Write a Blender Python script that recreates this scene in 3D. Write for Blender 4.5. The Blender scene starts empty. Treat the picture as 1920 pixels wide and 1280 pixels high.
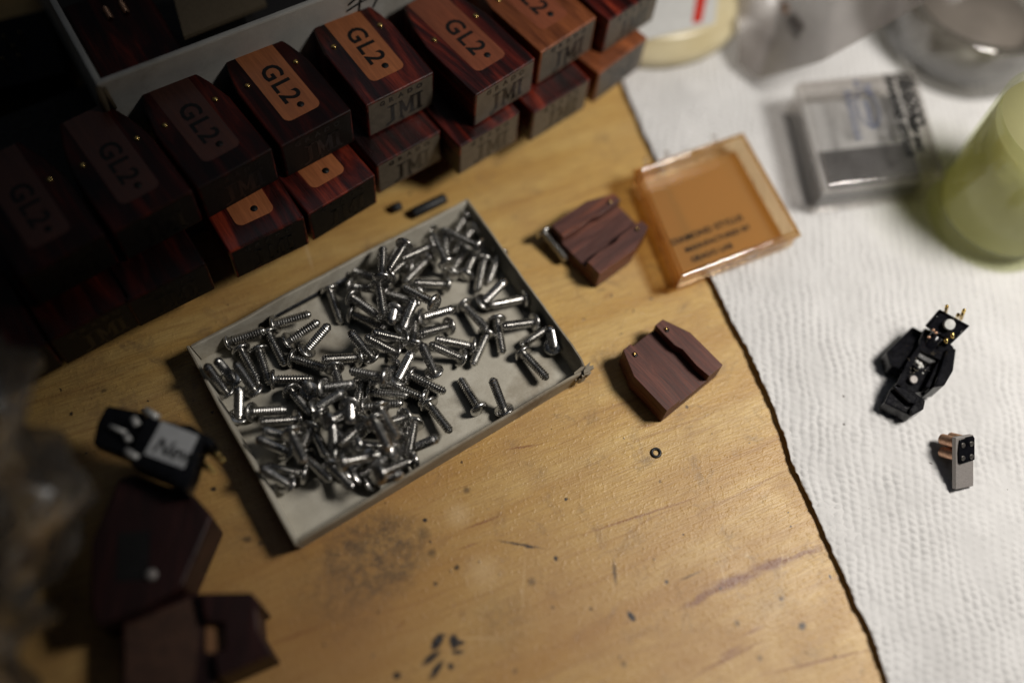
import bpy, bmesh, math, random
import numpy as np
from mathutils import Vector, Matrix, Euler

# one Blender unit = one centimetre
S = bpy.context.scene
COL = S.collection
S.unit_settings.system = 'METRIC'
S.unit_settings.scale_length = 0.01
PI = math.pi

# ------------------------------------------------------------------ camera
F, NX, NY, HC = 1867.0, 811.0, 1579.0, 18.4
_dc = np.array([(NX - 960) / F, -(NY - 640) / F, -1.0]); _dc /= np.linalg.norm(_dc)
_Z = -_dc
_X = np.array([1.0, 0, 0]) - _Z[0] * _Z; _X /= np.linalg.norm(_X)
_Y = np.cross(_Z, _X)
RM = np.array([_X, _Y, _Z])
_fw = RM @ np.array([0, 0, -1.0])
CAM = -_fw * (HC / -_fw[2])

def at(px, py, z=0.0):
    """point of the horizontal plane z seen at photo pixel (px, py) of 1920 x 1280"""
    d = RM @ np.array([(px - 960) / F, -(py - 640) / F, -1.0])
    return Vector(CAM + d * ((z - CAM[2]) / d[2]))

cam = bpy.data.objects.new('camera', bpy.data.cameras.new('camera'))
COL.objects.link(cam)
cam.matrix_world = Matrix.Translation(Vector(CAM)) @ Matrix(RM.tolist()).to_4x4()
cd = cam.data
cd.lens = 35.0; cd.sensor_width = 36.0
cd.clip_start = 0.1; cd.clip_end = 1000
cd.dof.use_dof = True
cd.dof.focus_distance = 19.68
cd.dof.aperture_fstop = 0.031
cd.dof.aperture_blades = 0
S.camera = cam

# ------------------------------------------------------------------ light
W = bpy.data.worlds.new('World'); S.world = W; W.use_nodes = True
W.node_tree.nodes['Background'].inputs[0].default_value = (0.75, 0.85, 1.0, 1)
W.node_tree.nodes['Background'].inputs[1].default_value = 0.013

def lamp(name, kind, loc, target, energy, color, **kw):
    l = bpy.data.lights.new(name, kind); l.energy = energy; l.color = color
    for k, v in kw.items(): setattr(l, k, v)
    o = bpy.data.objects.new(name, l); COL.objects.link(o)
    o.location = loc
    o.rotation_euler = (Vector(target) - Vector(loc)).to_track_quat('-Z', 'Y').to_euler()
    return o
LK = Vector((16.0, 0.3, 21.0))
lamp('desk_lamp', 'SPOT', LK, (15.4, -0.9, 0), 26000, (1.0, 0.945, 0.875),
     spot_size=math.radians(109), spot_blend=0.56, shadow_soft_size=3.2)
lamp('added_fill', 'AREA', (-6, 22, 42), (0, 0, 0), 480, (0.85, 0.9, 1.0), shape='DISK', size=30)  # unseen fill lamp added for soft highlights on the metal
S.view_settings.view_transform = 'Standard'
S.view_settings.look = 'None'
S.view_settings.exposure = 0.0
S.view_settings.gamma = 1.0
S.cycles.use_denoising = True
S.cycles.max_bounces = 12
S.cycles.transparent_max_bounces = 16
S.cycles.sample_clamp_indirect = 4.0
S.cycles.caustics_refractive = False
S.cycles.caustics_reflective = False

# ------------------------------------------------------------------ node helpers
class NT:
    def __init__(s, name):
        s.m = bpy.data.materials.new(name); s.m.use_nodes = True
        s.t = s.m.node_tree; s.n = s.t.nodes; s.b = s.n['Principled BSDF']; s.out = s.n['Material Output']
    def new(s, typ, **kw):
        n = s.n.new(typ)
        for k, v in kw.items(): setattr(n, k, v)
        return n
    def link(s, a, b): s.t.links.new(a, b)
    def val(s, node, key, v):
        if hasattr(v, 'is_output') or isinstance(v, bpy.types.NodeSocket): s.link(v, node.inputs[key])
        else: node.inputs[key].default_value = v
    def coord(s, rand=False):
        c = s.new('ShaderNodeTexCoord').outputs['Object']
        if rand:
            oi = s.new('ShaderNodeObjectInfo')
            m = s.math('MULTIPLY', oi.outputs['Random'], 57.0)
            cx = s.new('ShaderNodeCombineXYZ'); s.link(m, cx.inputs[0]); s.link(m, cx.inputs[2])
            c = s.vmath('ADD', c, cx.outputs[0])
        return c
    def math(s, op, a, b=0.0, clamp=False):
        n = s.new('ShaderNodeMath', operation=op, use_clamp=clamp); s.val(n, 0, a); s.val(n, 1, b); return n.outputs[0]
    def vmath(s, op, a, b=(0, 0, 0)):
        n = s.new('ShaderNodeVectorMath', operation=op); s.val(n, 0, a); s.val(n, 1, b); return n.outputs[0]
    def mapping(s, v, loc=(0, 0, 0), rot=(0, 0, 0), sc=(1, 1, 1), typ='POINT'):
        n = s.new('ShaderNodeMapping', vector_type=typ); s.link(v, n.inputs[0])
        n.inputs[1].default_value = loc; n.inputs[2].default_value = rot; n.inputs[3].default_value = sc
        return n.outputs[0]
    def noise(s, v, scale=1.0, detail=3.0, rough=0.5, dist=0.0, color=False):
        n = s.new('ShaderNodeTexNoise'); s.link(v, n.inputs['Vector'])
        n.inputs['Scale'].default_value = scale; n.inputs['Detail'].default_value = detail
        n.inputs['Roughness'].default_value = rough; n.inputs['Distortion'].default_value = dist
        return n.outputs['Color' if color else 'Fac']
    def ramp(s, f, stops):
        n = s.new('ShaderNodeValToRGB'); s.link(f, n.inputs[0]); e = n.color_ramp.elements
        while len(e) < len(stops): e.new(0.5)
        for x, (p, c) in zip(e, stops):
            x.position = p; x.color = (c[0], c[1], c[2], 1) if isinstance(c, (tuple, list)) else (c, c, c, 1)
        return n.outputs[0]
    def mix(s, f, a, b, mode='MIX'):
        n = s.new('ShaderNodeMixRGB', blend_type=mode); s.val(n, 0, f)
        s.val(n, 1, (*a, 1) if isinstance(a, tuple) else a); s.val(n, 2, (*b, 1) if isinstance(b, tuple) else b)
        return n.outputs[0]
    def rng(s, f, a, b, c, d):
        n = s.new('ShaderNodeMapRange'); s.val(n, 0, f)
        for i, v in zip((1, 2, 3, 4), (a, b, c, d)): n.inputs[i].default_value = v
        return n.outputs[0]
    def bump(s, h, strength=0.3, dist=0.02):
        n = s.new('ShaderNodeBump'); s.link(h, n.inputs['Height'])
        n.inputs['Strength'].default_value = strength; n.inputs['Distance'].default_value = dist
        s.link(n.outputs[0], s.b.inputs['Normal']); return n.outputs[0]
    def set(s, color=None, rough=None, metal=None, spec=None, coat=None, trans=None):
        for k, v in (('Base Color', color), ('Roughness', rough), ('Metallic', metal), ('Specular IOR Level', spec),
                     ('Coat Weight', coat), ('Transmission Weight', trans)):
            if v is None: continue
            if isinstance(v, tuple): v = (*v, 1)
            s.val(s.b, k, v)
        return s.m

M = {}
def simple(name, color, rough=0.5, metal=0.0, spec=0.5, var=0.12, scale=6.0, bump=0.0, bscale=60.0, coat=None):
    t = NT(name); c = t.coord(True)
    n = t.noise(c, scale, 4.0, 0.6)
    d = tuple(x * (1 - var * 2) for x in color)
    e = tuple(min(1, x * (1 + var)) for x in color)
    col = t.ramp(n, [(0.3, d), (0.7, e)])
    r = t.rng(t.noise(c, scale * 3, 3.0), 0.3, 0.7, rough * 0.8, min(1, rough * 1.25))
    t.set(color=col, rough=r, metal=metal, spec=spec, coat=coat)
    if bump: t.bump(t.noise(c, bscale, 3.0), bump, 0.01)
    M[name] = t.m; return t.m

simple('screw_steel', (0.55, 0.54, 0.52), 0.27, 1.0, var=0.15, scale=9)
simple('slot_steel', (0.10, 0.10, 0.10), 0.4, 1.0)
simple('brass', (0.72, 0.50, 0.18), 0.22, 1.0)
simple('gold', (0.85, 0.62, 0.22), 0.2, 1.0)
simple('copper', (0.95, 0.56, 0.38), 0.45, 0.85, var=0.15, scale=20)
simple('black_plastic', (0.006, 0.006, 0.008), 0.16, 0, 0.28, var=0.3, bump=0.05, bscale=30)
simple('black_rubber', (0.010, 0.011, 0.013), 0.5, 0, 0.4)
simple('black_ink', (0.006, 0.006, 0.006), 0.6, 0, 0.3)
simple('engraving', (0.004, 0.0035, 0.003), 0.35, 0, 0.5, bump=0.5, bscale=50)
simple('blue_ink', (0.07, 0.09, 0.17), 0.6)
simple('white_paper', (0.60, 0.60, 0.58), 0.6, var=0.04)
simple('label_paper', (0.50, 0.51, 0.52), 0.5, var=0.06)
simple('red_ink', (0.55, 0.035, 0.02), 0.5, var=0.05)
simple('grey_metal', (0.33, 0.305, 0.29), 0.55, 0.5, var=0.10, scale=50, bump=0.3, bscale=120)
simple('pole_metal', (0.42, 0.39, 0.36), 0.35, 1.0, var=0.1, scale=30)
simple('magnet_grey', (0.62, 0.62, 0.60), 0.35, 0.2)
simple('white_blob', (0.6, 0.6, 0.57), 0.3)
simple('brown_board', (0.15, 0.115, 0.07), 0.85, var=0.15, scale=25, bump=0.2)
simple('rod_steel', (0.035, 0.037, 0.042), 0.38, 0.6, var=0.2)
simple('dark_card', (0.015, 0.014, 0.014), 0.8)
simple('glue', (0.16, 0.14, 0.11), 0.15, 0, 0.6)

def wood(name, stops, rough, along='y', sc=9.0, stretch=0.10, dist=1.6, bump=0.15, coat=None, spec=0.5, pores=0.35):
    t = NT(name); c = t.coord(True)
    s = {'y': (1, stretch, 1), 'x': (stretch, 1, 1), 'z': (1, 1, stretch)}[along]
    m = t.mapping(c, sc=s)
    n = t.noise(m, sc * 0.35, 5.0, 0.62, dist)
    col = t.ramp(n, stops)
    fine = t.noise(t.mapping(c, sc=tuple(1 if v == 1 else 0.05 for v in s)), sc * 5, 3.0, 0.6)
    col = t.mix(t.rng(fine, 0.42, 0.62, pores, 0.0), col, tuple(x * 0.3 for x in stops[0][1]))
    t.set(color=col, rough=t.rng(fine, 0.3, 0.7, rough * 0.8, rough * 1.3), spec=spec, coat=coat)
    t.bump(fine, bump, 0.02)
    M[name] = t.m; return t.m

wood('red_wood', [(0.36, (0.009, 0.0025, 0.002)), (0.47, (0.034, 0.004, 0.003)), (0.55, (0.10, 0.011, 0.006)), (0.66, (0.25, 0.034, 0.014))], 0.30, sc=7.0, stretch=0.13, dist=0.8)
wood('orange_wood', [(0.3, (0.10, 0.028, 0.010)), (0.5, (0.22, 0.065, 0.022)), (0.7, (0.33, 0.10, 0.032))], 0.36, sc=6.0, stretch=0.2)
wood('label_wood', [(0.3, (0.32, 0.105, 0.038)), (0.7, (0.46, 0.16, 0.058))], 0.42, sc=8.0, stretch=0.08, pores=0.3)
wood('label_wood_dull', [(0.3, (0.20, 0.06, 0.028)), (0.7, (0.30, 0.085, 0.038))], 0.40, sc=8.0, stretch=0.08, pores=0.3)
wood('end_grain', [(0.3, (0.085, 0.070, 0.052)), (0.7, (0.145, 0.122, 0.092))], 0.45, sc=14.0, stretch=0.8, pores=0.5, bump=0.3)
wood('walnut', [(0.3, (0.060, 0.018, 0.013)), (0.5, (0.115, 0.036, 0.025)), (0.7, (0.18, 0.062, 0.041))], 0.55, along='x', sc=8.0, stretch=0.09, dist=0.5, bump=0.35, pores=0.5)
wood('walnut_red', [(0.3, (0.065, 0.022, 0.017)), (0.5, (0.115, 0.040, 0.029)), (0.66, (0.22, 0.065, 0.030))], 0.5, along='x', sc=8.0, stretch=0.09, dist=0.8, bump=0.35, pores=0.5)
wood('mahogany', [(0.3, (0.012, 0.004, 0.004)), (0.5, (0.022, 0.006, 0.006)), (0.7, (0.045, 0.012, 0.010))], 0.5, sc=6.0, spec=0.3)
wood('red_wood_shaded', [(0.36, (0.004, 0.0013, 0.0013)), (0.48, (0.016, 0.0022, 0.0018)), (0.60, (0.045, 0.005, 0.003)), (0.72, (0.12, 0.015, 0.006))], 0.4, sc=7.0, stretch=0.13, dist=0.8, spec=0.22)  # shaded copy of the red wood, the shade is put into its colour
wood('label_wood_shaded', [(0.3, (0.052, 0.016, 0.010)), (0.7, (0.080, 0.025, 0.014))], 0.45, sc=8.0, stretch=0.08, pores=0.3)  # label wood darkened to stand in for shade on the left blocks
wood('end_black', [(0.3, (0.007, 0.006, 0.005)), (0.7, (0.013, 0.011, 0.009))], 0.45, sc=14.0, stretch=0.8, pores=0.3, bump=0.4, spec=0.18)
wood('tan_wood', [(0.3, (0.18, 0.085, 0.035)), (0.7, (0.27, 0.13, 0.055))], 0.5, sc=6.0)

def cardboard(name, c0, c1, stain, rough=0.85):
    t = NT(name); c = t.coord()
    n = t.noise(c, 1.1, 6.0, 0.62)
    col = t.ramp(n, [(0.30, c0), (0.65, c1)])
    s = t.noise(c, 0.55, 7.0, 0.72, 0.4)
    col = t.mix(t.rng(s, 0.50, 0.64, 0.0, 0.65), col, stain)
    f = t.noise(c, 28, 4.0, 0.7)
    col = t.mix(t.rng(f, 0.60, 0.72, 0.0, 0.35), col, tuple(x * 0.4 for x in stain))
    t.set(color=col, rough=rough, spec=0.25); t.bump(t.noise(c, 22, 5.0, 0.7), 0.35, 0.02)
    M[name] = t.m; return t.m
cardboard('tray_liner', (0.43, 0.40, 0.33), (0.56, 0.53, 0.45), (0.27, 0.23, 0.17))
cardboard('tray_board', (0.25, 0.22, 0.165), (0.36, 0.32, 0.25), (0.13, 0.10, 0.07))
cardboard('box_white', (0.42, 0.41, 0.38), (0.55, 0.54, 0.50), (0.28, 0.25, 0.20))

def clear(name, tint, gloss=0.10, diffuse=0.0, dcol=(0.8, 0.8, 0.8), rough=0.05, edge=0.5):
    t = NT(name)
    t.n.remove(t.b)
    tr = t.new('ShaderNodeBsdfTransparent'); tr.inputs[0].default_value = (*tint, 1)
    gl = t.new('ShaderNodeBsdfGlossy'); gl.inputs['Roughness'].default_value = rough
    lw = t.new('ShaderNodeLayerWeight'); lw.inputs[0].default_value = 0.35
    f = t.rng(lw.outputs['Facing'], 0.0, 1.0, gloss * 0.4, gloss + edge * 0.5)
    df = t.new('ShaderNodeBsdfDiffuse'); df.inputs[0].default_value = (*dcol, 1)
    tl = t.new('ShaderNodeBsdfTranslucent'); tl.inputs[0].default_value = (*dcol, 1)
    a = t.new('ShaderNodeMixShader'); a.inputs[0].default_value = 0.5; t.link(df.outputs[0], a.inputs[1]); t.link(tl.outputs[0], a.inputs[2])
    b = t.new('ShaderNodeMixShader'); b.inputs[0].default_value = diffuse; t.link(tr.outputs[0], b.inputs[1]); t.link(a.outputs[0], b.inputs[2])
    c = t.new('ShaderNodeMixShader'); t.link(f, c.inputs[0]); t.link(b.outputs[0], c.inputs[1]); t.link(gl.outputs[0], c.inputs[2])
    n = t.noise(t.coord(), 3.0, 4.0); bp = t.new('ShaderNodeBump'); bp.inputs['Strength'].default_value = 0.2; bp.inputs['Distance'].default_value = 0.05
    t.link(n, bp.inputs['Height']); t.link(bp.outputs[0], gl.inputs['Normal'])
    t.link(c.outputs[0], t.out.inputs[0]); M[name] = t.m; return t.m
clear('clear_plastic', (0.97, 0.96, 0.95), 0.10, 0.05, (0.85, 0.82, 0.78))
clear('amber_plastic', (0.95, 0.84, 0.66), 0.12, 0.07, (0.75, 0.48, 0.22))
clear('amber_base', (0.95, 0.72, 0.38), 0.05, 0.55, (0.70, 0.44, 0.17))
clear('jar_glass', (0.80, 0.79, 0.75), 0.25, 0.28, (0.26, 0.24, 0.21))
clear('cup_glass', (0.93, 0.94, 0.84), 0.05, 0.05, (0.5, 0.5, 0.3), edge=0.22)
clear('bag_film', (0.84, 0.83, 0.81), 0.18, 0.34, (0.34, 0.31, 0.27), rough=0.24, edge=0.35)
clear('zip_film', (0.90, 0.89, 0.88), 0.05, 0.34, (0.44, 0.40, 0.38), rough=0.25, edge=0.2)

# ------------------------------------------------------------------ mesh helpers
class MB:
    def __init__(s): s.v = []; s.f = []; s.mi = []; s.sm = []
    def add(s, vs, fs, mi=0, smooth=False):
        o = len(s.v); s.v += [tuple(v) for v in vs]
        for f in fs: s.f.append(tuple(i + o for i in f)); s.mi.append(mi); s.sm.append(smooth)
    def box(s, c, d, R=None, mi=0):
        vs = []
        for z in (-1, 1):
            for x, y in ((-1, -1), (1, -1), (1, 1), (-1, 1)):
                p = Vector((x * d[0] / 2, y * d[1] / 2, z * d[2] / 2))
                if R is not None: p = R @ p
                vs.append(p + Vector(c))
        s.add(vs, [(3, 2, 1, 0), (4, 5, 6, 7), (0, 1, 5, 4), (1, 2, 6, 5), (2, 3, 7, 6), (3, 0, 4, 7)], mi); return s
    def prism(s, poly, z0, z1, mi=0):
        a = sum(poly[i][0] * poly[(i + 1) % len(poly)][1] - poly[(i + 1) % len(poly)][0] * poly[i][1] for i in range(len(poly)))
        if a < 0: poly = poly[::-1]
        n = len(poly)
        s.add([(p[0], p[1], z0) for p in poly] + [(p[0], p[1], z1) for p in poly],
              [tuple(range(n - 1, -1, -1)), tuple(range(n, 2 * n))] + [(i, (i + 1) % n, n + (i + 1) % n, n + i) for i in range(n)], mi); return s
    def lathe(s, prof, seg=32, T=None, mi=0, smooth=True, close=False):
        """prof: list of (r, z); T optional Matrix 4x4"""
        vs = []; n = len(prof)
        for r, z in prof:
            for k in range(seg):
                a = 2 * PI * k / seg; p = Vector((r * math.cos(a), r * math.sin(a), z))
                vs.append(T @ p if T is not None else p)
        fs = []
        for i in range(n - 1 + (1 if close else 0)):
            for k in range(seg):
                a, b = i * seg, ((i + 1) % n) * seg
                fs.append((a + k, a + (k + 1) % seg, b + (k + 1) % seg, b + k))
        if not close:
            fs.append(tuple(range(seg - 1, -1, -1))); fs.append(tuple((n - 1) * seg + k for k in range(seg)))
        s.add(vs, fs, mi, smooth); return s
    def tube(s, pts, r, seg=8, mi=0, flat=1.0):
        pts = [Vector(p) for p in pts]; n = len(pts); vs = []
        for i, p in enumerate(pts):
            d = (pts[min(i + 1, n - 1)] - pts[max(i - 1, 0)]).normalized()
            u = d.cross(Vector((0, 0, 1))) if abs(d.z) < 0.95 else d.cross(Vector((1, 0, 0)))
            u.normalize(); w = d.cross(u)
            rr = r[i] if isinstance(r, (list, tuple)) else r
            for k in range(seg):
                a = 2 * PI * k / seg; vs.append(p + u * math.cos(a) * rr + w * math.sin(a) * rr * flat)
        fs = [(i * seg + k, i * seg + (k + 1) % seg, (i + 1) * seg + (k + 1) % seg, (i + 1) * seg + k) for i in range(n - 1) for k in range(seg)]
        fs += [tuple(range(seg - 1, -1, -1)), tuple((n - 1) * seg + k for k in range(seg))]
        s.add(vs, fs, mi, True); return s
    def build(s, name, mats, parent=None, bevel=0.0, seg=2, angle=30, loc=None):
        me = bpy.data.meshes.new(name); me.from_pydata(s.v, [], s.f)
        if not isinstance(mats, (list, tuple)): mats = [mats]
        for m in mats: me.materials.append(M[m] if isinstance(m, str) else m)
        me.polygons.foreach_set('material_index', s.mi); me.polygons.foreach_set('use_smooth', s.sm)
        me.update(); me.validate()
        o = bpy.data.objects.new(name, me); COL.objects.link(o)
        if parent: o.parent = parent
        if loc is not None: o.location = loc
        if bevel:
            b = o.modifiers.new('bevel', 'BEVEL'); b.width = bevel; b.segments = seg; b.limit_method = 'ANGLE'; b.angle_limit = math.radians(angle)
        return o

def tag(o, label=None, cat=None, group=None, kind=None):
    for k, v in (('label', label), ('category', cat), ('group', group), ('kind', kind)):
        if v: o[k] = v
    return o
def empty(name, loc=(0, 0, 0), rz=0.0, label=None, cat=None, group=None):
    o = bpy.data.objects.new(name, None); COL.objects.link(o); o.location = loc; o.rotation_euler = (0, 0, rz)
    o.empty_display_size = 0.3
    return tag(o, label, cat, group)
def copy_tree(o, parent=None):
    c = o.copy(); COL.objects.link(c)
    if parent: c.parent = parent
    for ch in [x for x in S.objects if x.parent is o]: copy_tree(ch, c)
    return c
def text_mesh(txt, size, bold=0.0, depth=0.002, spacing=1.0, xs=1.0):
    """flat lettering as a mesh: lies in xy, left-bottom at origin"""
    c = bpy.data.curves.new('lettering', 'FONT'); c.body = txt; c.size = size; c.offset = bold; c.extrude = depth
    c.space_character = spacing; c.resolution_u = 3
    t = bpy.data.objects.new('lettering_source', c); COL.objects.link(t)
    dg = bpy.context.evaluated_depsgraph_get(); dg.update()
    me = bpy.data.meshes.new_from_object(t.evaluated_get(dg))
    bpy.data.objects.remove(t); bpy.data.curves.remove(c)
    if xs != 1.0: me.transform(Matrix.Diagonal((xs, 1, 1, 1)))
    return me
def put_mesh(me, name, mat, parent, T):
    me.transform(T); me.materials.clear(); me.materials.append(M[mat])
    o = bpy.data.objects.new(name, me); COL.objects.link(o); o.parent = parent; return o
def join_meshes(mes):
    bm = bmesh.new()
    for me in mes: bm.from_mesh(me)
    out = bpy.data.meshes.new('lettering'); bm.to_mesh(out); bm.free(); return out
def rounded(x0, y0, x1, y1, r, n=5, corners=(1, 1, 1, 1)):
    pts = []
    for (cx, cy, a0, on) in ((x1 - r, y0 + r, -90, corners[0]), (x1 - r, y1 - r, 0, corners[1]), (x0 + r, y1 - r, 90, corners[2]), (x0 + r, y0 + r, 180, corners[3])):
        if on:
            for k in range(n + 1):
                a = math.radians(a0 + 90 * k / n); pts.append((cx + r * math.cos(a), cy + r * math.sin(a)))
        else:
            pts.append((cx + (r if a0 in (-90, 0) else -r), cy + (r if a0 in (0, 90) else -r)))
    return pts

_rs = np.random.RandomState(7)
def vnoise(x, y, f, seed=0):
    """smooth value noise on arrays"""
    rs = np.random.RandomState(seed); g = rs.rand(128, 128)
    X, Y = x * f, y * f; xi = np.floor(X).astype(int); yi = np.floor(Y).astype(int); tx = X - xi; ty = Y - yi
    tx = tx * tx * (3 - 2 * tx); ty = ty * ty * (3 - 2 * ty)
    a = g[xi % 128, yi % 128]; b = g[(xi + 1) % 128, yi % 128]; c = g[xi % 128, (yi + 1) % 128]; d = g[(xi + 1) % 128, (yi + 1) % 128]
    return (a * (1 - tx) + b * tx) * (1 - ty) + (c * (1 - tx) + d * tx) * ty - 0.5
def grid_mesh(P, mi=0):
    """P: array (n, m, 3) -> verts, faces"""
    n, m, _ = P.shape; idx = np.arange(n * m).reshape(n, m)
    f = np.stack([idx[:-1, :-1], idx[1:, :-1], idx[1:, 1:], idx[:-1, 1:]], -1).reshape(-1, 4)
    return P.reshape(-1, 3), f
def fast_mesh(name, verts, faces, mat, smooth=True):
    me = bpy.data.meshes.new(name); me.vertices.add(len(verts)); me.vertices.foreach_set('co', np.asarray(verts, dtype=np.float32).ravel())
    k = len(faces); me.loops.add(k * 4); me.loops.foreach_set('vertex_index', np.asarray(faces, dtype=np.int32).ravel())
    me.polygons.add(k); me.polygons.foreach_set('loop_start', np.arange(k, dtype=np.int32) * 4)
    me.polygons.foreach_set('use_smooth', np.full(k, smooth)); me.update(calc_edges=True); me.validate()
    me.materials.append(M[mat]); o = bpy.data.objects.new(name, me); COL.objects.link(o); return o

# ------------------------------------------------------------------ table
def marks(t, vec, lst):
    """lst: (x, y, half_len, half_wid, angle, softness, strength); union of blobs as one factor"""
    out = None
    for x, y, a, b, ang, soft, st in lst:
        v_ = vec
        if getattr(t, 'last', None) is not None:      # evaluate the marks one after another
            q = t.new('ShaderNodeVectorMath', operation='MULTIPLY_ADD'); t.link(t.last, q.inputs[0]); q.inputs[1].default_value = (1e-7, 1e-7, 0); t.link(vec, q.inputs[2]); v_ = q.outputs[0]
        m = t.mapping(v_, loc=(x, y, 0), rot=(0, 0, ang), sc=(a, b, 50), typ='TEXTURE')
        l = t.new('ShaderNodeVectorMath', operation='LENGTH'); t.link(m, l.inputs[0])
        f = t.rng(l.outputs['Value'], 1 - soft, 1 + soft * 0.6, st, 0.0)
        out = f if out is None else t.math('MAXIMUM', out, f)
        t.last = out
    return out
def pxmark(p0, p1, wid, soft=0.5, st=1.0):
    """a stroke on the table between two photo pixels, width in cm"""
    a, b = at(*p0), at(*p1); c = (a + b) / 2; d = b - a
    return (c.x, c.y, max(d.length / 2, wid / 2) , wid / 2, math.atan2(d.y, d.x), soft, st)
ga, gb = at(1290, 1140), at(1520, 1035)
GRAIN = math.atan2(gb.y - ga.y, gb.x - ga.x)

t = NT('table_wood'); c = t.coord()
g = t.mapping(c, rot=(0, 0, -GRAIN))
gn = t.mapping(g, sc=(0.10, 1.0, 1))
warp = t.noise(g, 0.35, 2.0, 0.5, color=True)
gw = t.vmath('ADD', gn, t.vmath('MULTIPLY', warp, (0.0, 0.55, 0)))
n1 = t.noise(gw, 1.3, 5.0, 0.55)
col = t.ramp(n1, [(0.28, (0.41, 0.220, 0.058)), (0.42, (0.53, 0.325, 0.100)), (0.55, (0.60, 0.400, 0.140)), (0.70, (0.65, 0.455, 0.178))])
ln = t.noise(t.vmath('MULTIPLY', gw, (0.6, 3.0, 1)), 2.4, 3.0, 0.6)
col = t.mix(t.rng(ln, 0.57, 0.70, 0, 0.55), col, (0.30, 0.15, 0.05))
fib = t.noise(t.mapping(g, sc=(0.06, 1, 1)), 34, 3.0, 0.6)
col = t.mix(t.rng(fib, 0.38, 0.60, 0.42, 0.0), col, (0.30, 0.16, 0.055))
mot = t.noise(c, 0.42, 6.0, 0.66, 0.3)
col = t.mix(t.rng(mot, 0.46, 0.66, 0, 0.50), col, (0.36, 0.20, 0.075))
dirt = t.noise(c, 1.5, 7.0, 0.74, 0.5)
col = t.mix(t.rng(dirt, 0.55, 0.70, 0, 0.65), col, (0.20, 0.13, 0.07))
wc = t.vmath('ADD', c, t.vmath('MULTIPLY', t.vmath('SUBTRACT', t.noise(c, 3.0, 4.0, 0.6, color=True), (0.5, 0.5, 0.5)), (0.28, 0.28, 0)))
wf = t.vmath('ADD', c, t.vmath('MULTIPLY', t.vmath('SUBTRACT', t.noise(c, 14.0, 3.0, 0.6, color=True), (0.5, 0.5, 0.5)), (0.07, 0.07, 0)))
def circ(px, py, r, soft, st, k=1.0):
    p = at(px, py); return (p.x, p.y, r, r * k, GRAIN, soft, st)
# broad darker orange-brown areas of worn varnish
f = marks(t, wc, [circ(620, 1180, 4.2, 0.9, 0.80, 0.7), circ(1000, 1190, 3.6, 0.9, 0.60, 0.5), circ(330, 1000, 2.2, 0.9, 0.5), circ(820, 980, 1.8, 0.9, 0.45), circ(1250, 1260, 2.6, .9, .4, .5)])
col = t.mix(f, col, (0.335, 0.165, 0.055))
# greyed handling patch
f = marks(t, wc, [circ(700, 1040, 1.0, 0.3, 0.85, 0.85), circ(712, 1030, .38, .7, 1.0, 1.1), circ(640, 1100, 0.8, 0.8, 0.6), circ(460, 1000, 0.5, 0.8, 0.35), circ(180, 720, 1.2, 0.9, 0.4), circ(940, 1160, 0.5, 0.8, 0.4), circ(1440, 1130, 0.4, 0.8, 0.25)])
f = t.math('MULTIPLY', f, t.rng(t.noise(c, 4.0, 8.0, 0.8), 0.40, 0.60, 0.12, 1.0))
col = t.mix(f, col, (0.105, 0.068, 0.040))
# red-brown resin streak
f = marks(t, wc, [pxmark((1278, 1142), (1375, 1088), 0.14, 0.5, 0.85), pxmark((1320, 1112), (1430, 1068), 0.26, 0.5, 0.95), pxmark((1400, 1070), (1500, 1042), 0.22, 0.5, 0.9), pxmark((1470, 1048), (1545, 1028), 0.12, 0.5, 0.8)])
f = t.math('MULTIPLY', f, t.rng(t.noise(t.mapping(g, sc=(0.15, 1, 1)), 9, 4.0, 0.6), 0.30, 0.50, 0.70, 1.0))
col = t.mix(f, col, (0.20, 0.080, 0.038))
# thin reddish grain lines
f = marks(t, wf, [pxmark((1090, 1002), (1295, 936), 0.045, 0.7, 0.8), pxmark((950, 842), (1010, 833), 0.05, 0.7, 0.8), pxmark((870, 992), (935, 968), 0.05, 0.7, 0.8), pxmark((858, 1030), (900, 1016), 0.05, 0.7, 0.6),
    pxmark((1310, 1262), (1420, 1205), 0.07, 0.7, 0.8), pxmark((1350, 1232), (1390, 1210), 0.09, 0.7, 0.8), pxmark((1440, 1262), (1640, 1215), 0.05, 0.7, 0.8), pxmark((1395, 1190), (1432, 1172), 0.07, 0.7, 0.7),
    pxmark((500, 1210), (610, 1170), 0.07, 0.7, 0.5), pxmark((740, 1178), (765, 1163), 0.06, 0.7, 0.5), pxmark((1195, 800), (1230, 795), 0.07, 0.7, 0.5), pxmark((1130, 560), (1150, 548), 0.12, 0.8, 0.4), pxmark((1365, 935), (1480, 880), 0.04, 0.8, 0.5)])
col = t.mix(f, col, (0.22, 0.085, 0.03))
# pale scratches
f = marks(t, wf, [pxmark((985, 1040), (978, 1150), 0.03, 0.8, 0.35), pxmark((1470, 1005), (1465, 1075), 0.03, 0.8, 0.4), pxmark((1345, 1040), (1365, 1110), 0.03, 0.8, 0.4), pxmark((1483, 1000), (1476, 1060), 0.02, 0.8, 0.4), pxmark((1455, 1000), (1490, 985), 0.025, 0.8, 0.4),
    pxmark((1400, 1035), (1403, 1045), 0.10, 0.6, 0.5), pxmark((570, 450), (585, 500), 0.06, 0.9, 0.5), pxmark((860, 1195), (940, 1196), 0.04, 0.9, 0.3), circ(860, 965, 0.22, 0.8, 0.35), circ(905, 1070, 0.30, 0.8, 0.3), pxmark((1330, 960), (1390, 925), 0.02, 0.8, 0.4)])
col = t.mix(f, col, (0.70, 0.52, 0.30))
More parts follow.
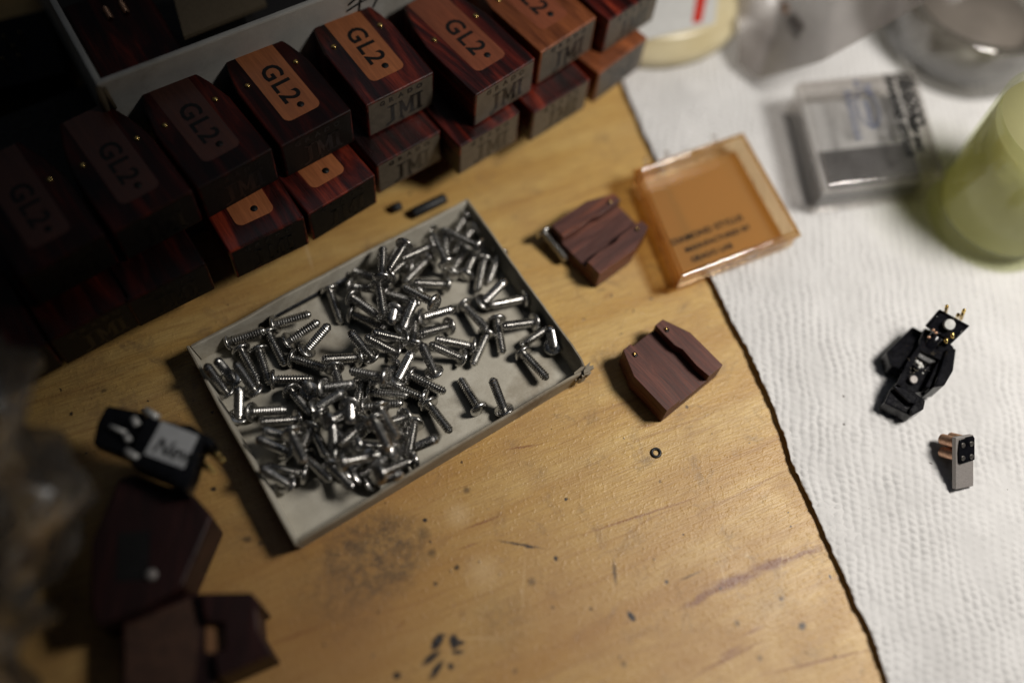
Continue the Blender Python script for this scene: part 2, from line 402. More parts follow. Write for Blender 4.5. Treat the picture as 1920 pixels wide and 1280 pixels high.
# ink and dirt specks
sp = [pxmark((812, 1215), (828, 1190), 0.13, 0.4), pxmark((850, 1190), (852, 1215), 0.13, 0.4), pxmark((852, 1206), (870, 1204), 0.08, 0.5), pxmark((848, 1223), (868, 1221), 0.06, 0.6, 0.85), pxmark((795, 1243), (822, 1222), 0.10, 0.6, 0.9), pxmark((808, 1270), (828, 1240), 0.09, 0.6, 0.9),
      pxmark((840, 1249), (850, 1248), 0.09, 0.5), pxmark((738, 1268), (750, 1264), 0.09, 0.5), pxmark((795, 977), (799, 972), 0.07, 0.4), pxmark((1041, 1042), (1043, 1050), 0.06, 0.4), pxmark((1178, 1148), (1190, 1162), 0.09, 0.4), pxmark((1151, 1055), (1154, 1090), 0.06, 0.7, 0.6),
      pxmark((1060, 935), (1063, 936), 0.06, 0.4), pxmark((855, 1062), (858, 1064), 0.08, 0.6, 0.8), pxmark((815, 1093), (818, 1094), 0.06, 0.6, 0.8), pxmark((808, 1034), (812, 1038), 0.12, 0.8, 0.5), pxmark((792, 1003), (796, 1000), 0.2, 0.9, 0.4), pxmark((1248, 1089), (1252, 1091), 0.06, 0.5, 0.8),
      pxmark((1500, 1170), (1508, 1176), 0.12, 0.7, 0.8), pxmark((1463, 1120), (1467, 1124), 0.08, 0.7, 0.6), pxmark((1380, 1167), (1384, 1168), 0.09, 0.7, 0.5), pxmark((1423, 1232), (1427, 1233), 0.08, 0.8, 0.5), pxmark((1555, 1078), (1558, 1084), 0.04, 0.4, 0.9), pxmark((1482, 986), (1484, 987), 0.03, 0.4, 0.9),
      pxmark((945, 1015), (1008, 1026), 0.035, 0.7, 0.75), pxmark((985, 1024), (1000, 1025), 0.05, 0.6, 0.85), pxmark((1280, 1001), (1283, 1003), 0.03, 0.5, 0.9), pxmark((1236, 902), (1239, 903), 0.05, 0.6, 0.5), pxmark((1280, 1085), (1310, 1072), 0.035, 0.8, 0.5), pxmark((395, 915), (405, 918), 0.07, 0.5, 0.8),
      pxmark((455, 1010), (470, 1012), 0.09, 0.7, 0.6), pxmark((486, 1018), (492, 1015), 0.08, 0.7, 0.5), pxmark((130, 778), (136, 774), 0.06, 0.5, 0.8), pxmark((190, 735), (200, 730), 0.06, 0.6, 0.5), pxmark((870, 917), (880, 920), 0.10, 0.9, 0.55), pxmark((994, 1085), (1000, 1095), 0.12, 0.9, 0.5),
      pxmark((1105, 1140), (1110, 1142), 0.05, 0.6, 0.6), pxmark((1225, 1048), (1227, 1048), 0.04, 0.6, 0.6), pxmark((1168, 1243), (1172, 1245), 0.08, 0.8, 0.5), pxmark((963, 1257), (968, 1258), 0.07, 0.8, 0.5), pxmark((1035, 1138), (1038, 1139), 0.06, 0.6, 0.5), pxmark((1120, 545), (1135, 542), 0.05, 0.8, 0.35)]
sp = [(x, y, a * 1.25, b * 1.35, g_, so * 0.8, min(1.0, st * 1.15)) for x, y, a, b, g_, so, st in sp]
f = marks(t, wf, sp)
spk = t.noise(c, 5.5, 2.0, 0.5)
f = t.math('MAXIMUM', f, t.rng(spk, 0.725, 0.745, 0.0, 0.8))
col = t.mix(f, col, (0.020, 0.016, 0.016))
pw = t.math('MAXIMUM', t.noise(c, 18, 4, 0.6), 0.0)
peel = t.rng(t.noise(c, 11, 2.0, 0.5), 0.55, 0.7, 0.0, 1.0)
hgt = t.math('ADD', t.math('MULTIPLY', fib, 0.5), t.math('ADD', t.math('MULTIPLY', pw, 0.5), t.math('MULTIPLY', peel, 0.35)))
t.bump(hgt, 0.42, 0.03)
t.set(color=col, rough=t.rng(mot, 0.3, 0.7, 0.34, 0.50), spec=0.5)
M['table_wood'] = t.m
mb = MB(); mb.box((0, 0, -1.0), (90, 90, 2.0))
tag(mb.build('workbench_top', 'table_wood'), 'worn varnished plywood bench top with stains and ink marks', 'workbench', kind='structure')

# ------------------------------------------------------------------ paper towel
t = NT('towel_paper'); c = t.coord()
n = t.noise(c, 0.8, 4.0, 0.6)
col = t.ramp(n, [(0.3, (0.57, 0.565, 0.56)), (0.7, (0.66, 0.655, 0.65))])
wf = t.vmath('ADD', c, t.vmath('MULTIPLY', t.vmath('SUBTRACT', t.noise(c, 14.0, 3.0, 0.6, color=True), (0.5, 0.5, 0.5)), (0.06, 0.06, 0)))
f = marks(t, wf, [pxmark((1577, 744), (1581, 746), 0.05, 0.5, 0.9), pxmark((1577, 799), (1582, 799), 0.04, 0.5, 0.8), pxmark((1740, 868), (1746, 872), 0.03, 0.5, 0.8), pxmark((1627, 954), (1628, 955), 0.02, 0.5, 0.9), pxmark((1886, 918), (1888, 919), 0.02, 0.5, 0.9), pxmark((1868, 576), (1872, 575), 0.04, 0.7, 0.5), pxmark((1660, 770), (1672, 774), 0.04, 0.7, 0.7)])
col = t.mix(f, col, (0.06, 0.045, 0.03))
t.set(color=col, rough=0.9, spec=0.2)
t.bump(t.math('ADD', t.noise(c, 30, 5.0, 0.7), t.math('MULTIPLY', t.noise(c, 9, 3, 0.6), 0.8)), 0.35, 0.03)
t.b.inputs['Subsurface Weight'].default_value = 0.0
M['towel_paper'] = t.m
epx = [(1105, -40), (1150, 110), (1178, 180), (1208, 250), (1240, 320), (1285, 420), (1330, 515), (1372, 603), (1398, 650), (1420, 700), (1452, 770), (1482, 852), (1484, 866), (1502, 905), (1530, 962), (1560, 1030), (1580, 1075), (1601, 1130), (1628, 1175), (1645, 1220), (1668, 1290), (1720, 1440)]
ew = np.array([at(x, y, 0.1)[:2] for x, y in epx])[::-1]
ys = np.arange(-9.0, 16.0, 0.034)
xe = np.interp(ys, ew[:, 1], ew[:, 0]) + 0.03 * vnoise(ys, ys * 0, 2.0, 3) + 0.025 * vnoise(ys, ys * 0, 11.0, 4)
us = np.concatenate([np.linspace(0, 0.2, 8)[:-1], np.arange(0.2, 15.0, 0.034)])
UX, YY = np.meshgrid(us, ys, indexing='ij'); XX = UX + xe[None, :]
rot = math.radians(4); A = XX * math.cos(rot) - YY * math.sin(rot); B = XX * math.sin(rot) + YY * math.cos(rot)
A2 = A + 0.15 * vnoise(A, B, 1.3, 11) + 0.08 * vnoise(A, B, 3.5, 12); B2 = B + 0.16 * vnoise(A, B, 1.2, 13) + 0.09 * vnoise(A, B, 4.0, 14)
pa, pb = 0.185, 0.150
cell = np.floor(A2 / pa).astype(int)
off = (cell % 2) * 0.5
hx = np.sin(PI * (A2 / pa % 1.0)); hy = np.sin(PI * ((B2 / pb + off) % 1.0))
h = (np.clip(hx, 0, 1) ** 0.7) * (np.clip(hy, 0, 1) ** 0.6)
amp = 0.050 * (0.75 + 1.0 * vnoise(A, B, 2.2, 15))
ZZ = 0.055 + amp * h + 0.10 * vnoise(A, B, 0.22, 16) + 0.05 * vnoise(A, B, 0.6, 17) + 0.016 * vnoise(A, B, 7.0, 18) + 0.012 * vnoise(A, B, 14.0, 28)
ZZ += 0.045 * np.exp(-UX / 0.5) * (0.4 + 1.6 * (0.5 + vnoise(YY * 0, YY, 0.45, 19)))
ZZ = np.clip(ZZ, 0.04, 0.2)
Pt = np.stack([XX, YY, ZZ], -1)
rim = Pt[0].copy(); rim[:, 2] -= 0.02; under = Pt[0].copy(); under[:, 0] += 1.2; under[:, 2] = 0.015
Pt = np.concatenate([under[None], rim[None], Pt], 0)
v, f = grid_mesh(Pt)
tag(fast_mesh('paper_towel', v, f[:, ::-1] if False else f, 'towel_paper'), 'white dimple embossed paper towel lying on the bench with a torn left edge', 'paper towel')

# ------------------------------------------------------------------ cardboard tray
TA, TB, TC, TD = [at(*p, 0.60) for p in ((348, 650), (878, 370), (1106, 690), (552, 1022))]
tr = empty('cardboard_tray', ((TA + TC) / 2).xy.to_3d(), 0, 'shallow grey cardboard tray full of small screws, one corner torn', 'tray')
o0 = tr.location
def loc2(p): return Vector((p.x - o0.x, p.y - o0.y))
ca, cb, cc, cdd = map(loc2, (TA, TB, TC, TD))
mb = MB(); mb.prism([ca * 0.96, cdd * 0.96, cc * 0.96, cb * 0.96], 0.012, 0.05)
mb.build('base', 'tray_liner', tr)
CB = {}
for nm_, c_ in (('a', ca), ('b', cb), ('c', cc), ('d', cdd)): CB[nm_] = c_ * 0.975
def tray_wall(p, q, pb, qb, h=0.59, th=0.07, seed=0, droop=None):
    """wobbling board between rim corners p -> q above base corners pb -> qb (inside is on the left of p->q)"""
    d = (q - p); L = d.length; d = d / L; nrm = Vector((-d.y, d.x)); n = 70
    k = np.linspace(0, 1, n); w = 0.06 * vnoise(k * L, k * 0, 0.7, seed); hh = h + 0.04 * vnoise(k * L, k * 0, 0.9, seed + 1) + 0.02 * vnoise(k * L, k * 0, 4, seed + 2)
    if droop is not None: hh = hh + droop(k)
    prof = [(0.0, 0.0), (0.0, 0.55), (0.0, 0.93), (0.25, 1.0), (0.75, 1.0), (1.0, 0.93), (1.0, 0.55), (1.0, 0.0)]
    mb = MB(); vs = []
    for i in range(n):
        for (a, zf) in prof:
            top_ = p + (q - p) * k[i]; bot_ = pb + (qb - pb) * k[i]
            pt = bot_.lerp(top_, zf) + nrm * (a * th + w[i] * zf * math.sin(PI * k[i])); vs.append((pt.x, pt.y, 0.01 + hh[i] * zf))
    m = len(prof); out, inn = [], []
    for i in range(n - 1):
        for j in range(m - 1):
            (inn if j >= 4 else out).append((i * m + j, (i + 1) * m + j, (i + 1) * m + j + 1, i * m + j + 1))
    mb.add(vs, out, 0, False)
    for f in inn: mb.f.append(f); mb.mi.append(1); mb.sm.append(False)
    mb.f += [tuple(range(m)), tuple((n - 1) * m + j for j in range(m - 1, -1, -1))]; mb.mi += [0, 0]; mb.sm += [False, False]
    return mb.build('side_wall', ['tray_board', 'tray_liner'], tr)
e = 0.09
tray_wall(ca, cdd, CB['a'], CB['d'], seed=1)
dcv = (cc - cdd).normalized(); tray_wall(cdd + dcv * e, cc + dcv * 0.02, CB['d'] + dcv * e, CB['c'], seed=5, droop=lambda k: -0.14 * np.clip((k - 0.93) / 0.07, 0, 1) + 0.03 * np.sin(k * 60) * np.clip((k - 0.88) / 0.1, 0, 1))
cbv = (cb - cc).normalized(); tray_wall(cc + cbv * 0.14, cb, CB['c'] + cbv * 0.14, CB['b'], seed=9, droop=lambda k: -0.10 * np.clip((0.06 - k) / 0.06, 0, 1) + 0.03 * np.sin(k * 70) * np.clip((0.14 - k) / 0.1, 0, 1))
bav = (ca - cb).normalized(); tray_wall(cb + bav * e, ca - bav * e, CB['b'] + bav * e, CB['a'] - bav * e, seed=13)
mb = MB(); rs = random.Random(4)
for k in range(9):   # ragged torn board layers round the corner
    a = cc + dcv * rs.uniform(-0.25, 0.10) + cbv * rs.uniform(-0.04, 0.10); ang = math.atan2(dcv.y, dcv.x) + rs.uniform(-0.6, 0.6)
    l_, w_ = rs.uniform(0.08, 0.2), rs.uniform(0.03, 0.07)
    poly = [(a.x + math.cos(ang) * u * l_ - math.sin(ang) * w * w_, a.y + math.sin(ang) * u * l_ + math.cos(ang) * w * w_) for u, w in ((-1, -.6), (-.3, -1), (.5, -.7), (1, .1), (.4, 1), (-.7, .8))]
    z = rs.uniform(0.35, 0.60); mb.prism(poly, z - rs.uniform(0.02, 0.25), z)
mb.build('torn_corner_flap', 'tray_board', tr)
# loose rod in the tray
ra, rb = at(484, 607, 0.16), at(650, 520, 0.16)
mb = MB(); d = rb - ra; mb.tube([ra + d * (i / 8) - (ra + rb) / 2 for i in range(9)], 0.075, 10)
tag(mb.build('metal_rod', 'rod_steel', bevel=0, loc=(ra + rb) / 2), 'thin dark metal rod lying in the tray along its far long wall', 'rod')

# ------------------------------------------------------------------ screws
SL, HR, SR, HT = 0.75, 0.200, 0.084, 0.085     # shank length, head radius, shank radius, head thickness
def screw_meshes():
    h = MB()      # head at origin, shank along -z ... head spans z 0 .. HT, domed
    prof = [(SR * 0.9, -0.002), (HR * 0.93, 0.0), (HR, 0.014), (HR, 0.040), (HR * 0.93, 0.068), (HR * 0.78, 0.086), (HR * 0.5, 0.100), (HR * 0.2, 0.106)]
    h.lathe(prof, 28)
    hm = h.build('head', 'screw_steel')
    sl = MB(); sl.box((0, 0, 0.098), (HR * 1.92, 0.042, 0.034)); sm_ = sl.build('slot_cutter', 'slot_steel')
    b = hm.modifiers.new('slot', 'BOOLEAN'); b.object = sm_; b.operation = 'DIFFERENCE'; b.solver = 'EXACT'
    dg = bpy.context.evaluated_depsgraph_get(); dg.update()
    me = bpy.data.meshes.new_from_object(hm.evaluated_get(dg)); me.name = 'screw_head'
    bpy.data.objects.remove(hm); bpy.data.objects.remove(sm_)
    me.materials.clear(); me.materials.append(M['screw_steel']); 
    p = [(SR * 0.85, 0.004), (SR * 0.85, -0.05)]; z = -0.05; pitch = 0.055
    while z > -SL + 0.05:
        p += [(SR * 0.76, z - pitch * 0.04), (SR * 1.14, z - pitch * 0.45), (SR * 1.14, z - pitch * 0.57), (SR * 0.76, z - pitch * 0.97)]; z -= pitch
    p += [(SR * 0.80, -SL + 0.02), (SR * 0.55, -SL), (SR * 0.2, -SL - 0.006)]
    s = MB(); s.lathe(p[::-1], 24); so = s.build('shank', 'screw_steel'); sme = so.data
    sme.polygons.foreach_set('use_smooth', [False] * len(sme.polygons))
    bpy.data.objects.remove(so)
    p2 = [(SR * 0.98, 0.004), (SR * 1.0, -SL + 0.03), (SR * 0.85, -SL)]
    return me, sme
HEADM, SHANKM = screw_meshes()
# (head px, tip px): bottom of the pile first; z>0 third value forces the height of the head
SCR = [
 # under layer
 (640, 735, 680, 790), (740, 690, 690, 720), (690, 800, 640, 850), (760, 500, 710, 480), (760, 580, 700, 600), (745, 462, 722, 510), (660, 880, 700, 840),
 # lying on the floor of the tray
 (433, 639, 502, 617), (519, 607, 587, 587), (544, 638, 602, 600), (577, 654, 620, 605), (619, 546, 642, 612), (505, 627, 537, 690), (453, 657, 488, 722), (486, 658, 508, 727), (421, 731, 383, 680), (434, 708, 404, 672),
 (474, 728, 438, 676), (447, 778, 448, 722), (667, 670, 598, 674), (694, 666, 652, 618), (737, 658, 680, 628), (552, 672, 622, 693), (774, 705, 840, 738), (747, 708, 772, 660), (720, 707, 651, 694), (806, 760, 848, 814),
 (897, 764, 860, 705), (944, 766, 921, 705), (983, 664, 1030, 714), (907, 489, 894, 551), (937, 475, 913, 540), (909, 564, 949, 524), (981, 560, 915, 573), (796, 594, 857, 577), (873, 575, 916, 620), (999, 604, 937, 612),
 (1031, 612, 972, 651), (1037, 648, 1030, 612), (839, 612, 786, 625), (882, 648, 811, 634), (862, 670, 801, 643), (912, 628, 884, 690), (932, 602, 943, 668), (813, 695, 794, 653), (832, 533, 770, 530), (770, 842, 822, 820), (569, 889, 491, 871), (536, 906, 492, 878),
 (475, 772, 543, 768), (553, 786, 481, 791), (532, 844, 486, 823), (543, 820, 487, 804), (515, 711, 594, 710), (548, 735, 586, 779), (623, 875, 640, 892), (701, 904, 752, 888), (678, 890, 717, 862),
 # middle
 (628, 693, 642, 740), (698, 735, 770, 742), (752, 635, 695, 622), (664, 590, 727, 618), (664, 560, 698, 585), (664, 538, 698, 541), (662, 508, 698, 520), (717, 520, 718, 459), (730, 515, 772, 478), (799, 488, 754, 533), (803, 463, 765, 480), (806, 434, 822, 467), (834, 440, 836, 472), (837, 492, 826, 470),
 (846, 510, 873, 467), (873, 513, 884, 490), (757, 462, 738, 492), (870, 409, 852, 438), (886, 431, 868, 452), (895, 461, 833, 430), (757, 612, 770, 580), (737, 585, 733, 604), (782, 543, 790, 560),
 (791, 745, 722, 716), (688, 762, 760, 755), (678, 720, 668, 760), (611, 727, 648, 722), (580, 733, 572, 716), (655, 763, 657, 790), (617, 789, 646, 774), (680, 796, 650, 822), (625, 851, 624, 815), (588, 806, 604, 838), (581, 806, 560, 850), (548, 815, 558, 836), (739, 847, 712, 850), (749, 812, 728, 800), (756, 783, 728, 793), (704, 792, 722, 828),
 # top of the pile
 (711, 537, 720, 594), (731, 552, 792, 571), (812, 567, 754, 536), (777, 645, 777, 585), (597, 762, 650, 730), (603, 779, 653, 832), (714, 768, 748, 826), (776, 797, 766, 853), (667, 834, 727, 837), (642, 866, 717, 850), (772, 864, 699, 887), (575, 858, 624, 904), (711, 888, 760, 866),
]
def segdist(p1, q1, p2, q2):
    d1, d2, r = q1 - p1, q2 - p2, p1 - p2
    a, e_, f_ = d1 @ d1, d2 @ d2, d2 @ r; c_ = d1 @ r; b_ = d1 @ d2; den = a * e_ - b_ * b_
    s_ = min(max((b_ * f_ - c_ * e_) / den, 0), 1) if den > 1e-9 else 0.0
    t_ = (b_ * s_ + f_) / e_
    if t_ < 0: t_ = 0.0; s_ = min(max(-c_ / a, 0), 1)
    elif t_ > 1: t_ = 1.0; s_ = min(max((b_ - c_) / a, 0), 1)
    return np.linalg.norm(p1 + d1 * s_ - p2 - d2 * t_)
placed = []; TOT = SL + 0.06; FLOOR = 0.05
def solve(hx, hy, tx, ty, zh):
    """head centre at height zh on its sight line; tip on its own sight line, TOT away, the lower of the two solutions"""
    H = np.array(at(hx, hy, zh)); a = np.array(at(tx, ty, 0.0)); d = CAM - a; d /= np.linalg.norm(d)
    w = a - H; B_ = w @ d; C_ = w @ w - TOT * TOT; D_ = B_ * B_ - C_
    if D_ < 0: T_ = a + d * (-B_)
    else:
        r = math.sqrt(D_); c1, c2 = a + d * (-B_ - r), a + d * (-B_ + r)
        T_ = c1 if c1[2] >= FLOOR + 0.08 else (c2 if abs(c2[2] - zh) < 0.62 else c1)
        if abs(c2[2] - zh + 0.08) < abs(T_[2] - zh + 0.08) : T_ = c2
        if T_[2] < FLOOR + 0.08: T_ = c2
    dr = T_ - H; dr /= np.linalg.norm(dr); 
    return H, H + dr * TOT
STEEP = {(655, 763), (1037, 648), (580, 733), (737, 585), (447, 778), (434, 708), (782, 543)}
def extend(h):      # a screw whose tip is hidden under others runs on in the same direction
    hx, hy, tx, ty = h; l = math.hypot(tx - hx, ty - hy)
    if (hx, hy) in STEEP or l > 58: return h
    k = 60.0 / l
    return (hx, hy, hx + (tx - hx) * k, hy + (ty - hy) * k)
for (hx, hy, tx, ty) in map(extend, SCR):
    best = None
    zh = FLOOR + 0.185
    while zh < 0.98:
        H, T_ = solve(hx, hy, tx, ty, zh)
        if T_[2] < FLOOR + 0.085:      # keep the tip above the floor: tilt up about the head
            T_[2] = FLOOR + 0.085; dr = T_ - H; dr[:2] *= math.sqrt(max(TOT ** 2 - dr[2] ** 2, 0.01)) / max(np.linalg.norm(dr[:2]), 1e-6); T_ = H + dr
        dr = (T_ - H) / TOT
        bad = 0.0
        for (h2, t2, d2) in placed:
            if np.linalg.norm(h2 - H) > 1.8: continue
            g1 = segdist(H + dr * 0.05, T_, h2 + d2 * 0.05, t2)
            if g1 < 2 * SR * 0.80: bad = 1; break
            g2 = segdist(H - dr * 0.03, H + dr * 0.03, h2 + d2 * 0.1, t2)
            if g2 < (HR + SR) * 0.55: bad = 1; break
            g3 = segdist(h2 - d2 * 0.03, h2 + d2 * 0.03, H + dr * 0.1, T_)
            if g3 < (HR + SR) * 0.55: bad = 1; break
        if not bad: best = (H, T_, dr); break
        zh += 0.04
    if best is None: best = (H, T_, dr)
    placed.append(best)
FACE = {0: 'right', 1: 'upper right', 2: 'top', 3: 'upper left', 4: 'left', 5: 'lower left', 6: 'bottom', 7: 'lower right'}
def region(x, y):
    p = at(x, y, 0.4); u = (Vector((p.x, p.y)) - Vector((TD.x, TD.y))); ex = (TC - TD).xy; ey = (TA - TD).xy
    a = u.dot(ex) / ex.length_squared; b = u.dot(ey) / ey.length_squared
    return min(max(a, 0), .999), min(max(b, 0), .999)
labels = []
for (hx, hy, tx, ty), (H, T_, dr) in zip(SCR, placed):
    a, b = region(hx, hy)
    rows = ["near side", "middle", "far side"]; c_ = ["left end", "left half", "centre", "right half", "right end"]
    reg = f"tray's {c_[int(a * 5)]}, {rows[int(b * 3)]}"
    dirn = FACE[int(round(math.atan2(-(hy - ty), hx - tx) / (PI / 4))) % 8]
    labels.append((reg, dirn))
from collections import defaultdict
byl = defaultdict(list)
for i, l in enumerate(labels): byl[l].append(i)
final = {}
for (reg, dirn), ids in byl.items():
    ids.sort(key=lambda i: SCR[i][0])
    for k, i in enumerate(ids):
        q = '' if len(ids) == 1 else (('left of two ', 'right of two ')[k] if len(ids) == 2 else ('leftmost of three ', 'middle of three ', 'rightmost of three ')[k] if len(ids) == 3 else f'{("first", "second", "third", "fourth", "fifth", "sixth", "seventh")[k]} from left of ')
        nn = 'screw' if len(ids) == 1 else 'screws'
        final[i] = f"{q}steel {nn} at {reg}, head towards {dirn}"
special = {(897, 764): 'lone steel screw left of a pair at the near right of the tray, head down', (944, 766): 'steel screw whose head touches the near tray wall, right of a lone screw',
           (983, 664): 'steel screw lying alone nearest the torn corner of the tray', (1037, 648): 'steel screw standing on its tip by the right wall, broad head facing up',
           (433, 639): 'steel screw nearest the left corner of the tray beside the far wall', (619, 546): 'steel screw lying apart beside the end of the dark rod', (717, 520): 'steel screw propped upright in the photo at the far edge of the heap'}
def set_screw(root, H, dr, roll):
    q = Vector((-dr[0], -dr[1], -dr[2])).to_track_quat('Z', 'Y')
    root.location = Vector(H); root.rotation_mode = 'QUATERNION'; root.rotation_quaternion = q @ Euler((0, 0, roll)).to_quaternion()
def new_screw(label, group):
    r = empty('machine_screw', (0, 0, 0), 0, label, 'screw', group)
    for nm, me in (('head', HEADM), ('shank', SHANKM)):
        o = bpy.data.objects.new(nm, me); COL.objects.link(o); o.parent = r
    return r
first = None; rr = random.Random(11)
for i, (H, T_, dr) in enumerate(placed):
    lab = special.get(SCR[i][:2], final[i]); words = lab.split()
    if first is None: r = first = new_screw(lab, 'screws piled in the cardboard tray'); first_ch = [x for x in S.objects if x.parent is first]
    else:
        r = first.copy(); COL.objects.link(r); r['label'] = lab
        for ch in first_ch: c2 = ch.copy(); COL.objects.link(c2); c2.parent = r
    set_screw(r, H, dr, rr.uniform(0, PI))
r = new_screw('steel screw lying on the bench against a brown grooved wooden block', None)
H = np.array(at(1022, 438, 0.34)); T_ = np.array(at(1066, 492, 0.20)); set_screw(r, H, (T_ - H) / np.linalg.norm(T_ - H), 0.5)

# ------------------------------------------------------------------ small things on the bench
p = at(1230.5, 848, 0.03)
mb = MB(); n = 28; T = []
mb.lathe([(0.085 + 0.028 * math.cos(a), 0.022 + 0.022 * math.sin(a)) for a in [2 * PI * k / 8 for k in range(8)]], 32, close=True)
tag(mb.build('rubber_ring', 'black_rubber', loc=(p.x, p.y, 0.0)), 'tiny black rubber ring lying alone on the bare bench', 'ring')
for (a, b, rad, lab, nm) in (((735, 392), (752, 385), 0.10, 'short black rubber plug on the bench behind the tray', 'rubber_plug'), ((773, 401), (835, 371), 0.12, 'longer black rubber cylinder lying against the far wall of the tray', 'rubber_cylinder')):
    a, b = at(*a, rad), at(*b, rad); m = (a + b) / 2; d = b - a; mb = MB()
    mb.tube([a - m - d.normalized() * .0, a - m + d * .04, b - m - d * .04, b - m], [rad * .85, rad, rad, rad * .85], 16)
    tag(mb.build(nm, 'black_rubber', loc=m), lab, 'rubber part')

# ------------------------------------------------------------------ grooved wooden bodies (underside up)
def grooved(corners, mat, label, z=0.6, bridge=0.36):
    w0, w1, n0, n1 = [at(*c, z) for c in corners]      # wide-left, wide-right, narrow-right, narrow-left seen from the wide end
    o = (w0 + w1) / 2; ax = ((n0 + n1) / 2 - o); L = ax.length; rz = math.atan2(ax.y, ax.x)
    r = empty('grooved_wooden_body', (o.x, o.y, 0), rz, label, 'wooden block', 'grooved wooden bodies on the bench')
    W_ = (w0 - w1).length / 2; Nw = (n0 - n1).length / 2
    out = [(0, -W_), (L * .62, -W_ * 1.0), (L, -Nw), (L, Nw), (L * .62, W_ * 1.0), (0, W_)]
    mb = MB(); mb.prism(out, 0.003, bridge)
    mb.build('block', mat, r, bevel=0.012)
    for s in (-1, 1):
        y = lambda a: s * a
        poly = [(0, y(W_)), (L * .62, y(W_)), (L, y(Nw)), (L, y(Nw * 0.62)), (L * .80, y(Nw * .60)), (L * .62, y(Nw * .60)), (L * .50, y(W_ * .50)), (L * .22, y(W_ * .46)), (0, y(W_ * .50))]
        mb = MB(); mb.prism(poly, bridge, z); mb.build('rail', mat, r, bevel=0.010)
        mb = MB(); T = Matrix.Translation((L * .86, y(Nw * .80), z + 0.002))
        mb.lathe([(0.035, -0.05), (0.035, 0.03), (0.02, 0.045)], 12, T); mb.build('brass_pin', 'brass', r)
        mb = MB(); T = Matrix.Translation((L * .86 - 0.02, y(Nw * .80), z + 0.003)); mb.lathe([(0.055, 0), (0.055, 0.003)], 14, T); mb.build('pin_hole', 'engraving', r)
    return r
grooved([(1257, 776), (1349, 678), (1238, 594), (1173, 660)], 'walnut', 'brown grooved wooden block lying alone right of the tray')
grooved([(1044, 416), (1114, 520), (1213, 427), (1154, 361)], 'walnut_red', 'brown grooved wooden block with reddish grain between the tray and amber box')

# ------------------------------------------------------------------ stacked cartridge bodies
BW, BL, BH = 1.62, 2.75, 1.0
def jmi(w, h):
    """serif letters J M I as slabs in the xz plane, left-bottom at origin"""
    mb = MB(); t_ = h * 0.17; d = 0.004
    def bx(x0, z0, x1, z1): mb.box(((x0 + x1) / 2, 0, (z0 + z1) / 2), (x1 - x0, d, z1 - z0))
    def bar(x0, z0, x1, z1, th):
        dx, dz = x1 - x0, z1 - z0; L = math.hypot(dx, dz); R = Matrix.Rotation(-math.atan2(dz, dx), 3, 'Y')
        mb.box(((x0 + x1) / 2, 0, (z0 + z1) / 2), (L, d * 1.1, th), R)
    jw = w * 0.20
    bx(w * .10, h * .02, w * .10 + t_, h); bx(w * .02, h - h * .09, w * .28, h); bar(w * .14, h * .05, -w * .02, -h * .08, t_ * .7); bx(-w * .05, -h * .12, w * .03, h * .02)
    x = w * .36
    bx(x, 0, x + t_ * .7, h); bx(x + w * .30, 0, x + w * .30 + t_, h); bar(x + t_ * .4, h * .95, x + w * .18, h * .22, t_ * .9); bar(x + w * .34, h * .95, x + w * .18, h * .22, t_ * .6)
    bx(x - w * .04, 0, x + w * .09, h * .08); bx(x + w * .25, 0, x + w * .43, h * .08); bx(x - w * .04, h * .92, x + w * .06, h); bx(x + w * .30, h * .92, x + w * .43, h)
    bx(w * .86, 0, w * .86 + t_, h); bx(w * .80, 0, w * 1.02, h * .09); bx(w * .80, h * .91, w * 1.02, h)
    return mb
def make_block(label, body_mat='red_wood', label_mat='label_wood', plain=False, end='end_grain', text=True):
    r = empty('cartridge_body', (0, 0, 0), 0, label, 'cartridge body', 'wooden cartridge bodies stacked in two rows')
    h = BW / 2; out = [(-h, 0), (h, 0), (h, 1.55), (h * .86, 2.1), (h * .58, BL), (-h * .58, BL), (-h * .86, 2.1), (-h, 1.55)]
    mb = MB(); mb.prism(out, 0.0, BH); mb.build('wood_shell', body_mat, r, bevel=0.045, seg=3)
    mb = MB(); mb.box((0, -0.0015, BH / 2), (BW - 0.11, 0.004, BH - 0.11)); mb.build('end_face', end, r)
    mb = jmi(0.84, 0.50); o = mb.build('initials', 'engraving', r); o.location = (-0.34, -0.006, 0.15)
    for k, ch_ in enumerate('GRADO'):
        me = text_mesh(ch_, 0.17, 0.007, 0.003); xs = [v.co.x for v in me.vertices]
        put_mesh(me, 'small_letter', 'engraving', r, Matrix.Translation((-0.44 + 0.22 * k - (max(xs) + min(xs)) / 2, -0.006, 0.77)) @ Matrix.Rotation(PI / 2, 4, 'X'))
    mb = MB(); mb.box((0.03, -0.004, 0.095), (0.05, 0.005, 0.09)); mb.build('notch', 'engraving', r)
    if not plain:
        mb = MB(); mb.prism(rounded(-0.40, 0.42, 0.40, BL - 0.03, 0.14, corners=(1, 0, 0, 1)), BH - 0.02, BH + 0.004)
        mb.build('label_plate', label_mat, r)
        me = text_mesh('GL2', 0.56, 0.012, 0.002, 1.15)
        if text: put_mesh(me, 'lettering', 'black_ink', r, Matrix.Translation((-0.17, 1.86, BH + 0.006)) @ Matrix.Rotation(-PI / 2, 4, 'Z'))
        mb = MB(); mb.lathe([(0.072, 0), (0.072, 0.003)], 20, Matrix.Translation((0.06, 0.66, BH + 0.0045))); mb.build('dot', 'black_ink', r)
        for s in (-1, 1):
            mb = MB(); mb.lathe([(0.06, -0.02), (0.055, 0.03), (0.03, 0.045)], 14, Matrix.Translation((s * 0.55, 1.62, BH)))
            mb.build('brass_pin', 'brass', r)
    return r
